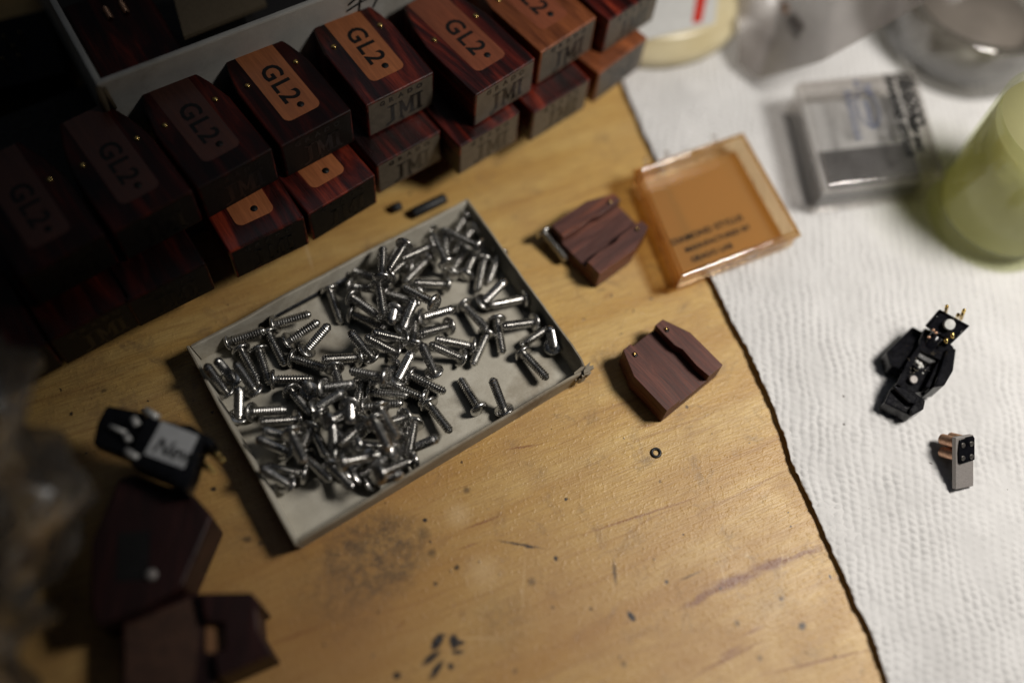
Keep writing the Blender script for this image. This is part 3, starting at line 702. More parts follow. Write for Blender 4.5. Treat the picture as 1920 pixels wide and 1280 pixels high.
def place_block(r, fl, fr, ztop, tilt=(0, 0)):
    a, b = at(*fl, ztop), at(*fr, ztop); m = (a + b) / 2; d = b - a
    r.location = (m.x, m.y, ztop - BH); r.rotation_euler = (tilt[0], tilt[1], math.atan2(d.y, d.x))
proto = make_block('x'); proto_dull = make_block('x', 'red_wood', 'label_wood_dull'); proto_or = make_block('x', 'orange_wood', 'label_wood_dull'); proto_dk = make_block('x', 'red_wood_shaded', 'label_wood_shaded', end='end_black'); proto_bl = make_block('x', 'red_wood', 'label_wood', end='end_black', text=False); proto_md = make_block('x', 'red_wood_shaded', 'label_wood', end='end_black'); proto_pl = make_block('x', 'red_wood', plain=True); proto_pd = make_block('x', 'red_wood_shaded', plain=True, end='end_black'); proto_po = make_block('x', 'orange_wood', plain=True)
used = set()
def blk(src, fl, fr, z, label, tilt=(0, 0)):
    if src.name in used: r = copy_tree(src)
    else: r = src; used.add(src.name)
    r['label'] = label; place_block(r, fl, fr, z, tilt); return r
ZU, ZL = 2.83, 1.81
blk(proto, (697, 193), (804, 140), ZU, 'upper dark red cartridge body with the brightest orange GL2 label, fifth from left')
blk(proto_dull, (893, 178), (1003, 110), ZU, 'upper streaky red cartridge body with GL2 label directly left of the plain orange brown one')
blk(proto_or, (1012, 100), (1122, 30), ZU, 'upper orange brown cartridge body with worn lettering and wide JMI end face')
blk(proto_dull, (1146, 36), (1236, -22), ZU, 'rightmost upper cartridge body, dark wood, cut off by the top of the photo')
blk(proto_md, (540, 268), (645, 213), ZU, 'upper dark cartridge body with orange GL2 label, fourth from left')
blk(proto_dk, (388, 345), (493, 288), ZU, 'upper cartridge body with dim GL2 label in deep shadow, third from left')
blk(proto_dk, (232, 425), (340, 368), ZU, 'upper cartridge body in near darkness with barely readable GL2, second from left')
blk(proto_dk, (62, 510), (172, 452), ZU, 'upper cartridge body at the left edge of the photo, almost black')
blk(proto_bl, (436, 470), (563, 410), ZL, 'lower cartridge body showing a short orange label end with one black dot, left of two')
blk(proto_bl, (582, 399), (699, 330), ZL, 'lower cartridge body with notched label end and red streaks, right of two', (0, 0))
blk(proto_pl, (719, 304), (814, 252), ZL, 'lower cartridge body directly below the brightest GL2 label')
blk(proto_pl, (871, 270), (967, 214), ZL, 'lower cartridge body beneath the streaky red GL2 body')
blk(proto_pl, (1010, 206), (1098, 153), ZL, 'lower cartridge body beneath the orange brown one')
blk(proto_po, (1124, 138), (1214, 70), ZL, 'lower orange red cartridge body at the right end of the row beside the paper towel')
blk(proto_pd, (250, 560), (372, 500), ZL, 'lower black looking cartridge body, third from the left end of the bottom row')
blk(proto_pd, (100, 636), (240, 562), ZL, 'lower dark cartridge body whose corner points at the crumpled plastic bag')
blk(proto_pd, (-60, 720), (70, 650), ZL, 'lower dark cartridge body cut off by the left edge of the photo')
# slab of dark card they stand on
a, b = at(140, 560, 0.8), at(1120, 120, 0.8); d = (b - a).normalized(); nrm = Vector((-d.y, d.x, 0))
a2, b2 = a - d * 4 + nrm * 0.75, b + nrm * 0.75
mb = MB(); mb.prism([a2.xy, b2.xy, (b2 + nrm * 4.2).xy, (a2 + nrm * 4.2).xy], 0.0, 0.80)
tag(mb.build('storage_box', 'dark_card', bevel=0.03), 'low dark box lid carrying the two rows of cartridge bodies', 'box')

# ------------------------------------------------------------------ white box behind
ZB = 3.5
k0, k1, k2 = at(180, 160, ZB), at(622, -8, ZB), at(92, -20, ZB)
ex = (k1 - k0).normalized(); ey = Vector((-ex.y, ex.x, 0)); LX, LY = 9.0, 6.5
bx = empty('white_card_box', (k0.x, k0.y, 0), math.atan2(ex.y, ex.x), 'open white card box at the top left holding dark parts', 'box')
th = 0.13
for nm, c_, d_ in (('near_wall', (LX / 2, th / 2, ZB / 2), (LX, th, ZB)), ('left_wall', (th / 2, LY / 2 + th, ZB / 2 - .01), (th, LY, ZB - .02)), ('right_wall', (LX - th / 2, LY / 2 + th, ZB / 2 - .01), (th, LY, ZB - .02)), ('far_wall', (LX / 2, LY + th * 1.5, ZB / 2), (LX, th, ZB))):
    mb = MB(); mb.box(c_, d_); mb.build('side_wall', 'box_white', bx, bevel=0.04)
mb = MB(); mb.box((LX / 2, LY / 2 + th, 0.06), (LX - 2 * th, LY - .02, 0.1)); mb.build('base', 'dark_card', bx)  # base coloured dark in place of shade inside the box
mb = MB(); mb.box((LX / 2, LY / 2 + th, 0.62), (LX - 2 * th - .1, LY - .1, 0.9)); mb.build('shade_slab', 'dark_card', bx)  # added dark slab, stands in for the shade inside the box
mb = MB(); mb.tube([(-.02, .0, ZB - .9), (0, -.01, ZB - .4), (.02, -.02, ZB - .05)], [.07, .09, .06], 8); mb.tube([(.14, -.03, ZB - .7), (.10, -.02, ZB - .1)], .05, 8); mb.build('frayed_corner', 'brown_board', bx)
mb = MB()
for (x0, z0, x1, z1) in ((5.15, 2.95, 5.75, 3.1), (5.4, 2.75, 5.5, 3.25), (5.2, 3.1, 5.45, 3.2), (5.75, 2.8, 5.95, 3.1)):
    mb.tube([(x0, -.006, z0), ((x0 + x1) / 2, -.006, (z0 + z1) / 2 + .02), (x1, -.006, z1)], .022, 6)
mb.build('handwritten_mark', 'black_ink', bx)
# divider and stored cartridge in the box
def in_box(x, y, z): return bx.matrix_world @ Vector((x, y, z))
bpy.context.view_layer.update()
p0, p1, p2, p3 = [at(*q, 2.3) for q in ((318, -30), (345, 72), (500, 10), (470, -60))]
m = (p0 + p1 + p2 + p3) / 4; mb = MB(); mb.prism([(p - m).xy for p in (p0, p1, p2, p3)], -0.06, 0.06)
for q in (p0, p2): pass
o = mb.build('card_divider', 'brown_board', bevel=0.01, loc=(m.x, m.y, 2.3)); tag(o, 'flat brown cardboard piece inside the white box', 'cardboard')
mb = MB(); mb.box((m.x, m.y, 1.17), (1.2, .8, 2.1)); mbo = mb.build('carton', 'dark_card'); tag(mbo, 'dark carton under the brown cardboard inside the white box', 'carton')
q = at(232, 62, 2.4)
cg = empty('stored_cartridge', (q.x, q.y, 1.08), math.atan2(ex.y, ex.x), 'dark cartridge with a glinting copper coil inside the white box', 'cartridge')
mb = MB(); mb.box((0, 0, .75), (1.7, 2.2, 1.4)); mb.build('wood_shell', 'red_wood_shaded', cg, bevel=.05)
q2 = at(219, 25, 2.5); lc = cg.matrix_basis.inverted() @ Vector((q2.x, q2.y, 1.62 + .13))
for s in (-1, 1):
    mb = MB()
    for k in range(9): mb.tube([(lc.x + s * .17 - .05, lc.y - .14 + k * .035, 1.48), (lc.x + s * .17, lc.y - .14 + k * .035, 1.56), (lc.x + s * .17 + .05, lc.y - .14 + k * .035, 1.48)], .02, 6)
    mb.build('coil', 'copper', cg)
# dark cartridge with gold pins left of the box
q = at(20, 95, 1.0)
cg = empty('pin_cartridge', (q.x, q.y, 0), 0.4, 'black cartridge with gold pins in the dark corner left of the white box', 'cartridge')
mb = MB(); mb.box((0, 0, .5), (2.0, 2.0, 1.0)); mb.build('housing', 'black_plastic', cg, bevel=.06)
for (px, py) in ((5, 66), (36, 59), (23, 84), (4, 108), (34, 102)):
    w = at(px, py, 1.25); l = cg.matrix_basis.inverted() @ w
    mb = MB(); mb.lathe([(.025, -.28), (.025, 0), (.01, .03)], 10, Matrix.Translation((l.x, l.y, 1.22))); mb.build('gold_pin', 'gold', cg)

# ------------------------------------------------------------------ plastic boxes
def shell_box(name, c4, z0, h, mat, base_mat, parent_args, lip=0.12, th=0.09, wall_in=0.10, open_top=True, off=0.0):
    """square box from four world corners of its top rim"""
    m = sum(c4, Vector()) / 4; r = empty(name, (m.x, m.y, z0), 0, *parent_args)
    P = [Vector((p.x - m.x, p.y - m.y)) for p in c4]
    Q = [p * (1 - 2 * th / 2.8) for p in P]
    for i in range(4):
        j = (i + 1) % 4; mb = MB(); mb.prism([P[i], P[j], Q[j], Q[i]], 0.0, h); mb.build('side_wall', mat, r, bevel=0.02)
    mb = MB(); mb.prism([p * (1 - 2.1 * th / 2.8) for p in P], 0.03 if open_top else h - 0.06, 0.09 if open_top else h); mb.build('base' if open_top else 'top_panel', base_mat, r)
    if lip:
        mb = MB()
        for i in range(4):
            j = (i + 1) % 4; mb.prism([P[i] * 1.035, P[j] * 1.035, P[j] * 1.001, P[i] * 1.001], h * .72, h * .86)
        mb.build('outer_lip', mat, r)
    return r, m, P
am = [at(*p, 0.78) for p in ((1193, 318), (1393, 250), (1499, 436), (1277, 520))]
r, m, P = shell_box('amber_plastic_box', am, 0.21, 0.60, 'amber_plastic', 'amber_base', ('open clear plastic box with an amber base lying across bench and towel', 'plastic box'))
r.rotation_euler = (math.radians(0.0), 0, 0)
for k in (0.12, 0.3, 0.72):     # hinge knuckles along the far edge
    mb = MB(); p_ = P[0].lerp(P[1], k) * 1.06; mb.lathe([(.06, -.09), (.075, 0), (.06, .09)], 10, Matrix.Translation((p_.x, p_.y, .62)) @ Matrix.Rotation(PI / 2, 4, 'X'))
    mb.build('hinge_knuckle', 'clear_plastic', r)
mb = MB(); p_ = P[2].lerp(P[3], .42) * 1.05; mb.box((p_.x, p_.y, .5), (.22, .14, .25)); mb.build('clasp', 'clear_plastic', r, bevel=.03)
ex2 = (P[2] - P[3]).normalized(); ang = math.atan2(ex2.y, ex2.x)
for k, (tx, s_, ox) in enumerate((('DIAMOND STYLUS', .21, .42), ('MANUFACTURED BY', .17, .62), ('GRADO LAB', .18, .62))):
    me = text_mesh(tx, s_, .006, .001, 1.05); base = P[3] * .86 + ex2 * (ox - .2) + Vector((-ex2.y, ex2.x)) * (.78 - k * .27)
    put_mesh(me, 'printed_line', 'black_ink', r, Matrix.Translation((base.x, base.y, .095)) @ Matrix.Rotation(ang, 4, 'Z'))

cl = [at(*p, 1.25) for p in ((1500, 152), (1716, 131), (1772, 320), (1552, 347))]
r, m, P = shell_box('clear_plastic_case', cl, 0.12, 1.13, 'clear_plastic', 'clear_plastic', ('closed clear plastic case with printed black lines and blue handwriting on the towel', 'plastic case'), open_top=False)
mb = MB(); mb.prism([p * .9 for p in P], .02, .09); mb.build('base', 'clear_plastic', r)
mb = MB(); mb.prism([p * .86 for p in P], .5, .54); mb.build('card_insert', 'label_paper', r)
mb = MB(); mb.prism([P[3].lerp(P[2], a) * .88 * 1 for a in (.0, 1.)] + [P[1].lerp(P[2], .52) * .86, P[0].lerp(P[3], .58) * .86], .12, .46); mb.build('foam_pad', 'black_rubber', r)
mb = MB(); mb.prism([P[2].lerp(P[3], .02) * .86, P[2].lerp(P[3], .95) * .86, P[3].lerp(P[0], .42) * .80, P[2].lerp(P[1], .42) * .80], .56, .58); mb.build('dark_reflection', simple('reflection_grey', (0.06, 0.06, 0.065), 0.5, var=.3, scale=1.5), r)  # dark sheet painted as a dark reflection in the lower part of the case
dn = (P[2] - P[1]).normalized(); ang = math.atan2(dn.y, dn.x); up = Vector((-dn.y, dn.x))
for tx, s_, o_, a_ in (('GRADO', .33, .06, .06), ('LABORATORIES INC', .235, .06, .34), ('DIAMOND STYLUS', .265, .10, .60)):
    me = text_mesh(tx, s_, .022, .001, 1.06); b_ = P[1] * .96 + dn * o_ - up * (a_ + s_ * .72)
    if a_ > .3: b_ = P[1] * .96 + dn * o_ - up * (a_ + s_ * .5)
    put_mesh(me, 'printed_line', 'black_ink', r, Matrix.Translation((b_.x, b_.y, 1.134)) @ Matrix.Rotation(ang, 4, 'Z'))
b_ = P[1] * .96 + dn * 1.42 - up * .22
mb = MB(); mb.lathe([(.07, 0), (.17, 0), (.17, .003), (.07, .003)], 24, Matrix.Translation((b_.x, b_.y, 1.134)), close=True); mb.build('round_emblem', 'black_ink', r)
mb = MB(); rs = random.Random(3)
def scrib(x0, y0, n_, w_, h_):
    q_ = []
    for k in range(n_ * 4 + 1):
        u = k / 4; q_.append((x0 + u * w_ + .3 * w_ * math.sin(u * 2 * PI), y0 + h_ * .5 * math.sin(u * 2 * PI + 1) * rs.uniform(.6, 1)))
    return q_
org = P[1] * .9
for (x0, y0, n_, w_, h_) in ((.25, 1.10, 3, .12, .28), (.75, 1.25, 6, .13, .22), (.45, 1.62, 9, .16, .28), (.15, 1.35, 2, .12, .22)):
    pts = [(org.x + dn.x * x - up.x * y, org.y + dn.y * x - up.y * y, 1.136) for x, y in scrib(x0, y0, n_, w_, h_)]
    mb.tube(pts, .020, 5, flat=.15)
mb.tube([(org.x + dn.x * (1.0 + .55 * math.cos(a)) - up.x * (1.25 + .24 * math.sin(a)), org.y + dn.y * (1.0 + .55 * math.cos(a)) - up.y * (1.25 + .24 * math.sin(a)), 1.136) for a in [k * PI / 10 for k in range(21)]], .018, 5, flat=.15)
mb.build('handwriting', 'blue_ink', r)

# ------------------------------------------------------------------ green cup, round jar, cream tub
def circle3(a, b, c):
    ax, ay, bx_, by, cx, cy = a.x, a.y, b.x, b.y, c.x, c.y
    d = 2 * (ax * (by - cy) + bx_ * (cy - ay) + cx * (ay - by))
    ux = ((ax * ax + ay * ay) * (by - cy) + (bx_ ** 2 + by ** 2) * (cy - ay) + (cx ** 2 + cy ** 2) * (ay - by)) / d
    uy = ((ax * ax + ay * ay) * (cx - bx_) + (bx_ ** 2 + by ** 2) * (ax - cx) + (cx ** 2 + cy ** 2) * (bx_ - ax)) / d
    return Vector((ux, uy, 0)), math.hypot(ax - ux, ay - uy)
c_, R_ = circle3(at(1757, 390, .12), at(1784, 450, .12), at(1870, 503, .12))
R_ = min(max(R_, 1.5), 2.4)
cu = empty('green_cup', (c_.x - .18, c_.y, .12), 0, 'clear cup of cloudy yellow green liquid at the right edge of the photo', 'cup')
mb = MB(); mb.lathe([(R_ * .9, 0), (R_, .05), (R_, .2), (R_ * .965, .3), (R_ * .985, 1.5), (R_ * 1.0, 3.3), (R_ * .985, 3.36), (R_ * .96, 3.3), (R_ * .945, 1.5), (R_ * .92, .42), (R_ * .3, .36)], 96); mb.build('glass_wall', 'cup_glass', cu)
clear('green_liquid', (0.80, 0.78, 0.50), 0.03, 0.72, (0.70, 0.68, 0.40), rough=0.15, edge=0.15)
mb = MB(); mb.lathe([(R_ * .88, .44), (R_ * .915, .6), (R_ * .935, 1.5), (R_ * .94, 3.05)], 96); mb.build('liquid', 'green_liquid', cu)
c_, R_ = circle3(at(1648, 60, .1), at(1710, 150, .1), at(1800, 187, .1))
ja = empty('round_glass_dish', (c_.x, c_.y, .1), 0, 'round grey glass dish with a thick rim at the top right', 'glass dish')
mb = MB(); mb.lathe([(R_ * .9, 0), (R_, .06), (R_ * 1.0, .3), (R_ * .96, .42), (R_ * .99, .6), (R_ * 1.0, 1.5), (R_ * .985, 1.62), (R_ * .90, 1.62), (R_ * .885, 1.5), (R_ * .87, .5), (R_ * .2, .42)], 96); mb.build('dish_wall', 'jar_glass', ja)
mb = MB(); mb.lathe([(R_ * .84, .43), (R_ * .84, .70), (R_ * .2, .74)], 64); mb.build('grey_contents', simple('grey_fluid', (0.16, 0.14, 0.12), 0.35, var=.1, scale=1), ja)
c_, R_ = circle3(at(1170, 128, .1), at(1268, 130, .1), at(1366, 84, .1))
tb = empty('cream_tub', (c_.x, c_.y, .11), 0, 'round cream tub with a white label and red stripe behind the stacked bodies', 'tub')
t = NT('cream_plastic'); t.set(color=t.ramp(t.noise(t.coord(), 1.2, 3), [(.3, (0.50, 0.42, 0.24)), (.7, (0.62, 0.55, 0.36))]), rough=.3, spec=.5); M['cream_plastic'] = t.m
mb = MB(); mb.lathe([(R_ * .93, 0), (R_, .06), (R_, .5), (R_ * .95, .55), (R_ * .95, .8), (R_ * .9, .9)], 80); mb.build('body', 'cream_plastic', tb)
q_ = [at(*p, 1.02) - tb.location for p in ((1180, 82), (1340, 44), (1352, -60), (1165, -60))]
mb = MB(); mb.prism([p.xy for p in q_], .9, .912); mb.build('paper_label', 'white_paper', tb)
q_ = [at(*p, 1.03) - tb.location for p in ((1298, 44), (1316, 41), (1336, -60), (1314, -60))]
mb = MB(); mb.prism([p.xy for p in q_], .9135, .917); mb.build('red_stripe', 'red_ink', tb)

# ------------------------------------------------------------------ zip bag with a part inside
zc = [[at(1382, 118, .35), at(1385, 30, 1.0), at(1396, -80, 1.6)], [at(1420, 152, .30), at(1460, 30, 1.0), at(1480, -80, 1.8)], [at(1545, 112, 1.9), at(1560, 20, 2.2), at(1570, -80, 2.4)], [at(1735, 2, 3.4), at(1750, -40, 3.5), at(1760, -90, 3.6)]]
zc = np.array([[list(p) for p in row] for row in zc])
def surf(ctrl, n, m_):
    a, b, _ = ctrl.shape; out = np.zeros((n, m_, 3)); u = np.linspace(0, a - 1, n); v = np.linspace(0, b - 1, m_)
    for i in range(n):
        i0 = min(int(u[i]), a - 2); fu = u[i] - i0
        for j in range(m_):
            j0 = min(int(v[j]), b - 2); fv = v[j] - j0
            out[i, j] = (ctrl[i0, j0] * (1 - fu) + ctrl[i0 + 1, j0] * fu) * (1 - fv) + (ctrl[i0, j0 + 1] * (1 - fu) + ctrl[i0 + 1, j0 + 1] * fu) * fv
    return out
zb = empty('zip_bag', (0, 0, 0), 0, 'small frosted plastic zip bag leaning on the glass dish with a part inside', 'plastic bag')
Pz = surf(zc, 60, 40); ctr = Pz.mean((0, 1)); ctr[2] = 0.1; zb.location = ctr
wav = 0.12 * vnoise(Pz[..., 0], Pz[..., 1], .8, 31) + .05 * vnoise(Pz[..., 0], Pz[..., 1], 2.4, 32)
edge = np.minimum.outer(np.minimum(np.linspace(0, 1, 60), np.linspace(1, 0, 60)), np.ones(40) * 9); edge = np.minimum(edge, np.minimum(np.linspace(0, 1, 40), np.linspace(1, 0, 40))[None, :] + .02)
puff = .25 * np.clip(edge * 5, 0, 1)
top = Pz - ctr; top[..., 2] += wav + puff * .6; bot = Pz - ctr; bot[..., 2] += wav * .7 - puff * .3 - .012
v1, f1 = grid_mesh(top); v2, f2 = grid_mesh(bot)
o = fast_mesh('film', np.concatenate([v1, v2]), np.concatenate([f1, f2[:, ::-1] + len(v1)]), 'zip_film'); o.parent = zb
mb = MB(); e_ = [Vector(p) for p in top[:, 0]]; mb.tube(e_, .018, 6); mb.build('seam', 'clear_plastic', zb)
q = at(1492, 45, 1.0); sp_ = empty('bagged_stylus', (q.x, q.y, .9), 0.4, 'tiny dark stylus part with copper tip sealed inside the zip bag', 'stylus')
mb = MB(); mb.box((0, 0, .1), (.22, .5, .2)); mb.build('body', 'black_rubber', sp_, bevel=.05)
mb = MB(); mb.tube([(-.16, -.38, .05), (-.16, -.1, .12), (-.12, .15, .14)], .07, 8); mb.build('arm', simple('steel_blue', (.07, .09, .13), .4), sp_, bevel=0)
mb = MB(); mb.tube([(-.05, .4, .12), (.02, .65, .14)], .10, 8); mb.build('copper_end', 'copper', sp_)

# ------------------------------------------------------------------ open generator on the towel
O3, K3 = (1560, 540), 3.047
def cr(x, y): return (O3[0] + x / K3, O3[1] + y / K3)
def ppoly(pts, z, o_): return [(at(*cr(x, y), z) - o_).xy for x, y in pts]
zt = 0.13; og = at(*cr(500, 480), .5); og = Vector((og.x, og.y, zt))
ge = empty('open_cartridge', og, 0, 'open black cartridge generator with gold pins lying on the paper towel', 'cartridge')
def gp(name, pts, z0, z1, mat, bev=.015, dz=0):
    mb = MB(); mb.prism(ppoly(pts, z1 + zt, og), z0, z1); return mb.build(name, mat, ge, bevel=bev)
gp('housing', [(505, 300), (600, 330), (640, 375), (600, 500), (545, 590), (420, 600), (370, 560), (440, 420)], 0, .30, 'black_plastic')
gp('left_rib', [(520, 290), (545, 305), (470, 420), (400, 560), (370, 545), (430, 420)], .30, .55, 'black_plastic')
gp('right_rib', [(640, 360), (655, 385), (610, 470), (560, 575), (535, 560), (590, 450)], .30, .52, 'black_plastic')
gp('rear_block', [(530, 225), (600, 250), (690, 325), (705, 350), (640, 420), (500, 350), (500, 300)], 0, .56, 'black_plastic', .03)
gp('side_fin', [(655, 345), (712, 345), (695, 470), (645, 555), (580, 565), (620, 465)], .05, .66, 'black_plastic', .03)
gp('left_wing', [(462, 215), (525, 250), (520, 330), (440, 480), (335, 440), (312, 360)], 0.0, .38, 'black_plastic', .04)
gp('front_foot', [(335, 575), (370, 555), (470, 590), (535, 640), (525, 690), (455, 730), (300, 655)], 0, .34, 'black_plastic', .03)
gp('foot_ridge', [(345, 560), (390, 550), (490, 625), (470, 660), (440, 650)], .34, .48, 'black_plastic', .02)
gp('foot_tip', [(480, 650), (535, 640), (525, 690), (460, 727), (445, 690)], .34, .44, 'black_plastic', .02)
mb = MB(); c0 = at(*cr(460, 512), .5) - og; mb.lathe([(.085, 0), (.085, .16), (.07, .17)], 20, Matrix.Translation((c0.x, c0.y, .26)) @ Matrix.Rotation(.35, 4, 'X'), smooth=False); mb.build('grey_post', 'grey_metal', ge)
gp('highlight_piece', [(500, 340), (560, 345), (640, 380), (615, 410), (560, 430), (490, 390)], .30, .46, simple('highlight_grey', (.10, .10, .10), .25, var=.4, scale=4), .02)  # grey piece stands in for highlights inside the black housing
rs = random.Random(8)
for (x, y, r0) in ((487, 418, .045), (505, 432, .06), (516, 445, .045), (500, 450, .035), (520, 485, .025)):
    mb = MB(); c0 = at(*cr(x, y), .62) - og; mb.lathe([(r0 * .4, -.03), (r0, 0), (r0 * .8, .03), (r0 * .2, .045)], 10, Matrix.Translation((c0.x, c0.y, .46))); mb.build('white_glue', 'white_blob', ge)
mb = MB()
for k in range(34):
    x, y = rs.uniform(430, 530), rs.uniform(395, 500); c0 = at(*cr(x, y), .6) - og; r0 = rs.uniform(.008, .02); mb.lathe([(r0 * .5, -r0), (r0, 0), (r0 * .4, r0)], 6, Matrix.Translation((c0.x, c0.y, .44 + rs.uniform(0, .12))))
mb.build('solder_crumbs', 'glue', ge)
# contact plate: thin slab tilted up, face towards the lamp side
pl = [at(*cr(x, y), z) - og for x, y, z in ((535, 215, .95), (617, 120, 1.15), (790, 215, 1.10), (680, 322, .85))]
nrm = (pl[1] - pl[0]).cross(pl[3] - pl[0]).normalized(); nrm = nrm if nrm.z > 0 else -nrm
mb = MB(); mb.add([p for p in pl] + [p - nrm * .07 for p in pl], [(3, 2, 1, 0), (4, 5, 6, 7), (0, 1, 5, 4), (1, 2, 6, 5), (2, 3, 7, 6), (3, 0, 4, 7)]); mb.build('contact_plate', 'black_plastic', ge, bevel=.02)
mb = MB(); i_ = [p.lerp(sum(pl, Vector()) / 4, .14) + nrm * .012 for p in pl]; mb.add([p for p in pl] , [(0, 1, 2, 3)])
mb = MB(); 
for k in range(4): mb.tube([i_[k], i_[(k + 1) % 4]], .014, 6)
mb.build('plate_rim', 'black_plastic', ge)
cm = at(*cr(667, 208), 1.08) - og; q = nrm.to_track_quat('Z', 'Y').to_matrix().to_4x4()
mb = MB(); mb.lathe([(.108, 0), (.112, .02), (.112, .10), (.10, .115)], 28, Matrix.Translation(cm - nrm * .03) @ q, smooth=False); mb.build('magnet_disc', 'magnet_grey', ge)
for (a_, b_, za, zb_) in (((650, 135), (658, 100), 1.08, 1.42), ((737, 175), (757, 122), 1.08, 1.45), ((690, 255), (686, 285), 1.10, 1.02), ((655, 290), (648, 315), 1.0, .9), ((715, 165), (722, 150), 1.0, 1.25)):
    s0, s1 = at(*cr(*a_), za) - og, at(*cr(*b_), zb_) - og; s1 = s0 + (s1 - s0).normalized() * min((s1 - s0).length, .42)
    mb = MB(); mb.tube([s0, s0.lerp(s1, .92), s1], [.038, .038, .026], 12); mb.build('gold_pin', 'gold', ge)
mb = MB()
for (x, y) in ((580, 240), (595, 255), (555, 280)): c0 = at(*cr(x, y), 1.0) - og; mb.lathe([(.015, -.03), (.035, 0), (.015, .03)], 8, Matrix.Translation(c0))
mb.build('solder_point', 'copper', ge)
mb = MB(); c0 = at(*cr(560, 330), .7) - og; mb.tube([pl[0].lerp(pl[3], .5) - nrm * .05, Vector((c0.x, c0.y, .45)), Vector((c0.x - .1, c0.y - .2, .25))], .13, 10); mb.build('neck', 'black_plastic', ge)

# ------------------------------------------------------------------ coil block on the towel
nn_ = Vector((.30, -.50, .80)).normalized(); e1 = Vector((-.1, .83, .55)); e1 = (e1 - nn_ * e1.dot(nn_)).normalized(); e2 = e1.cross(nn_)
Rm = Matrix((e2, e1, nn_)).transposed()
pb_ = at(1809, 914, .18)
co = empty('coil_block', pb_, 0, 'grey metal block with four copper coils standing on the paper towel', 'coil assembly')
co.rotation_mode = 'QUATERNION'; co.rotation_quaternion = Rm.to_quaternion()
mb = MB(); mb.box((0, .52, -.05), (.45, 1.04, .10)); mb.build('metal_plate', 'grey_metal', co, bevel=.008)
mb = MB(); mb.prism([(-.18, .53), (-.13, .50), (.225, .54), (.225, .98), (.19, 1.03), (.02, 1.025), (-.02, 1.0), (-.15, .99), (-.17, .9), (-.19, .75)], .001, .035); mb.build('black_cap', 'black_plastic', co, bevel=.012)
for x in (-.06, .155):
    for y in (.62, .88):
        mb = MB(); mb.lathe([(.048, 0), (.05, .045), (.045, .05)], 18, Matrix.Translation((x - .02, y, .005)), smooth=False); mb.build('pole_end', 'pole_metal', co)
        prof = [(.07, -.50)]
        for k in range(18): prof += [(.10, -.49 + k * .021), (.112, -.482 + k * .021), (.10, -.474 + k * .021)]
        prof += [(.07, -.105)]
        mb = MB(); mb.lathe(prof, 18, Matrix.Translation((x - .03, y + .02, 0))); mb.build('copper_coil', 'copper', co)

# ------------------------------------------------------------------ lower left: labelled cartridge and two wooden bodies
O8, K8 = (0, 700), 2.207
def c8(x, y): return (O8[0] + x / K8, O8[1] + y / K8)
def slab(name, pts, zt_, z0, z1, mat, root, bev=.03, pc=c8):
    o_ = root.location; mb = MB(); mb.prism([(at(*pc(x, y), zt_) - o_).xy for x, y in pts], z0 - o_.z, z1 - o_.z); return mb.build(name, mat, root, bevel=bev)
oo = at(*c8(640, 640), 1.1)
mh = empty('mahogany_body', (oo.x, oo.y, 0), 0, 'dark red wooden cartridge body under the labelled black cartridge', 'cartridge body')
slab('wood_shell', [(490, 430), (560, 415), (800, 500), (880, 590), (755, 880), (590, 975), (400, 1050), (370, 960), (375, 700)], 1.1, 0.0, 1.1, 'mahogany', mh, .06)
slab('dark_window', [(490, 660), (620, 650), (610, 850), (480, 860)], 1.11, 1.08, 1.112, 'black_ink', mh, 0)
mb = MB(); c0 = at(*c8(625, 830), 1.14) - mh.location; mb.lathe([(.10, -.03), (.105, .03), (.06, .06)], 18, Matrix.Translation((c0.x, c0.y, 1.11))); mb.build('screw_head', 'grey_metal', mh)
oo = at(*c8(780, 1080), .9)
lw_ = empty('notched_body', (oo.x, oo.y, 0), 0, 'brown wooden body with a notched dark red end at the bottom left', 'cartridge body')
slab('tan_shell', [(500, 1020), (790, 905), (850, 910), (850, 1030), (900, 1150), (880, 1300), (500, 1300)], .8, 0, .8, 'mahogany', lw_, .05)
slab('tan_inlay', [(520, 1040), (790, 925), (830, 1060), (800, 1290), (520, 1290)], .81, .79, .806, simple('brown_inlay', (.06, .026, .014), .6, var=.2), lw_, 0)
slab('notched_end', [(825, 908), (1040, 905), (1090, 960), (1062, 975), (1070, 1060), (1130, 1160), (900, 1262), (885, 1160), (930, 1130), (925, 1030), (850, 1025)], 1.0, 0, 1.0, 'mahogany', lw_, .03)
slab('pale_notch', [(852, 1032), (924, 1036), (928, 1128), (884, 1156), (850, 1150)], .82, .79, .822, 'tan_wood', lw_, 0)
ob = at(*c8(690, 290), 1.6); zc_ = 1.11
bc = empty('labelled_cartridge', (ob.x, ob.y, 1.113), 0, 'black cartridge with white handwritten label and gold pins at left of the tray', 'cartridge')
slab('housing', [(600, 170), (660, 190), (720, 200), (850, 255), (800, 420), (770, 490), (690, 440), (530, 370), (560, 250)], 1.6, 1.14, 1.6, 'black_plastic', bc, .04)
slab('stylus_guard', [(440, 128), (600, 160), (575, 250), (520, 345), (380, 290), (400, 200)], 1.45, 1.12, 1.45, 'black_plastic', bc, .05)
slab('pin_block', [(740, 205), (790, 210), (890, 275), (870, 310), (835, 290)], 1.5, 1.14, 1.5, 'black_plastic', bc, .04)
slab('paper_label', [(668, 196), (822, 256), (760, 392), (597, 332)], 1.612, 1.603, 1.612, 'label_paper', bc, 0)
def l8(x, y, z=1.617): return at(*c8(x, y), z) - bc.location
b0, b1 = l8(622, 318), l8(770, 370); me = text_mesh('New', .40, .006, .001, .95)
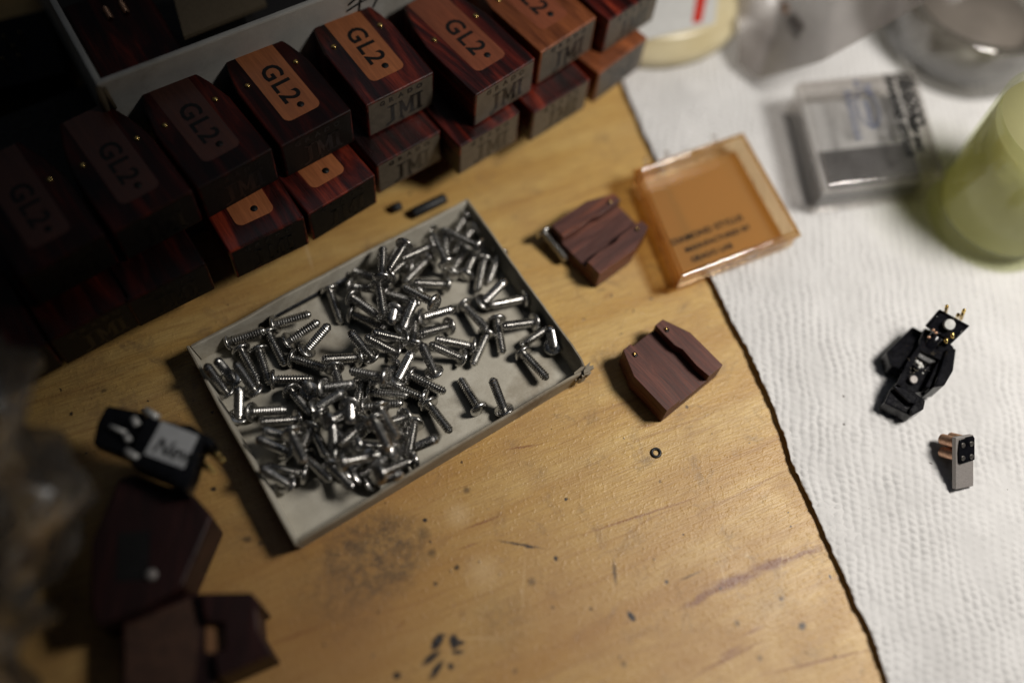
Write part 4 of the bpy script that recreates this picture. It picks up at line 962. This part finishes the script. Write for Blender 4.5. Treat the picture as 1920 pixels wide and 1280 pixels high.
put_mesh(me, 'handwriting', 'black_ink', bc, Matrix.Translation(b0) @ Matrix.Rotation(math.atan2(b1.y - b0.y, b1.x - b0.x), 4, 'Z') @ Matrix(((1, .22, 0, 0), (0, 1, 0, 0), (0, 0, 1, 0), (0, 0, 0, 1))))
for (a_, b_) in (((800, 350), (873, 390)), ((810, 368), (889, 410)), ((840, 305), (908, 338)), ((845, 320), (924, 361))):
    s0, s1 = l8(*a_, 1.36), l8(*b_, 1.40); mb = MB(); mb.tube([s0, s0.lerp(s1, .9), s1], [.035, .035, .045], 12); mb.build('gold_pin', 'gold', bc)
for (a_, b_, w_) in (((550, 185), (570, 215), .07), ((520, 255), (535, 280), .06), ((455, 218), (520, 245), .045), ((600, 150), (655, 185), .07), ((520, 320), (575, 352), .07)):
    mb = MB(); mb.tube([l8(*a_, 1.55), l8(*b_, 1.55)], w_, 10); mb.build('glint_tab', 'magnet_grey', bc)  # pale bars shaped as glints on the black cartridge

# ------------------------------------------------------------------ crumpled plastic bag at the left edge
bc_ = Vector((-10.75, -6.2, 0)); nb, mbn = 120, 80
bg = empty('crumpled_plastic_bag', bc_, 0, 'crumpled clear plastic bag out of focus at the left edge of the photo', 'plastic bag')
th_ = np.linspace(0, 2 * PI, nb); ph = np.linspace(0.0, PI, mbn); TH, PH = np.meshgrid(th_, ph, indexing='ij')
dx, dy, dz = np.cos(TH) * np.sin(PH), np.sin(TH) * np.sin(PH), -np.cos(PH)
TH2 = np.where(TH > PI, 2 * PI - TH, TH)
cr1 = np.abs(vnoise(TH2 * 2 + 3, PH * 2, 1.1, 41)) + .5 * np.abs(vnoise(TH2 * 2, PH * 2 + TH2, 2.6, 42)) + .4 * np.abs(vnoise(TH2 * 3, PH * 3, 3.1, 43))
rad = 1.0 - .55 * (0.45 - cr1)
Pb = np.stack([dx * rad * 3.6, dy * rad * 5.4, np.clip(3.1 + dz * rad * 3.2, 0.02, None)], -1)
v, f = grid_mesh(Pb); o = fast_mesh('film', v, f, 'bag_film', smooth=True); o.parent = bg

S.render.film_transparent = False
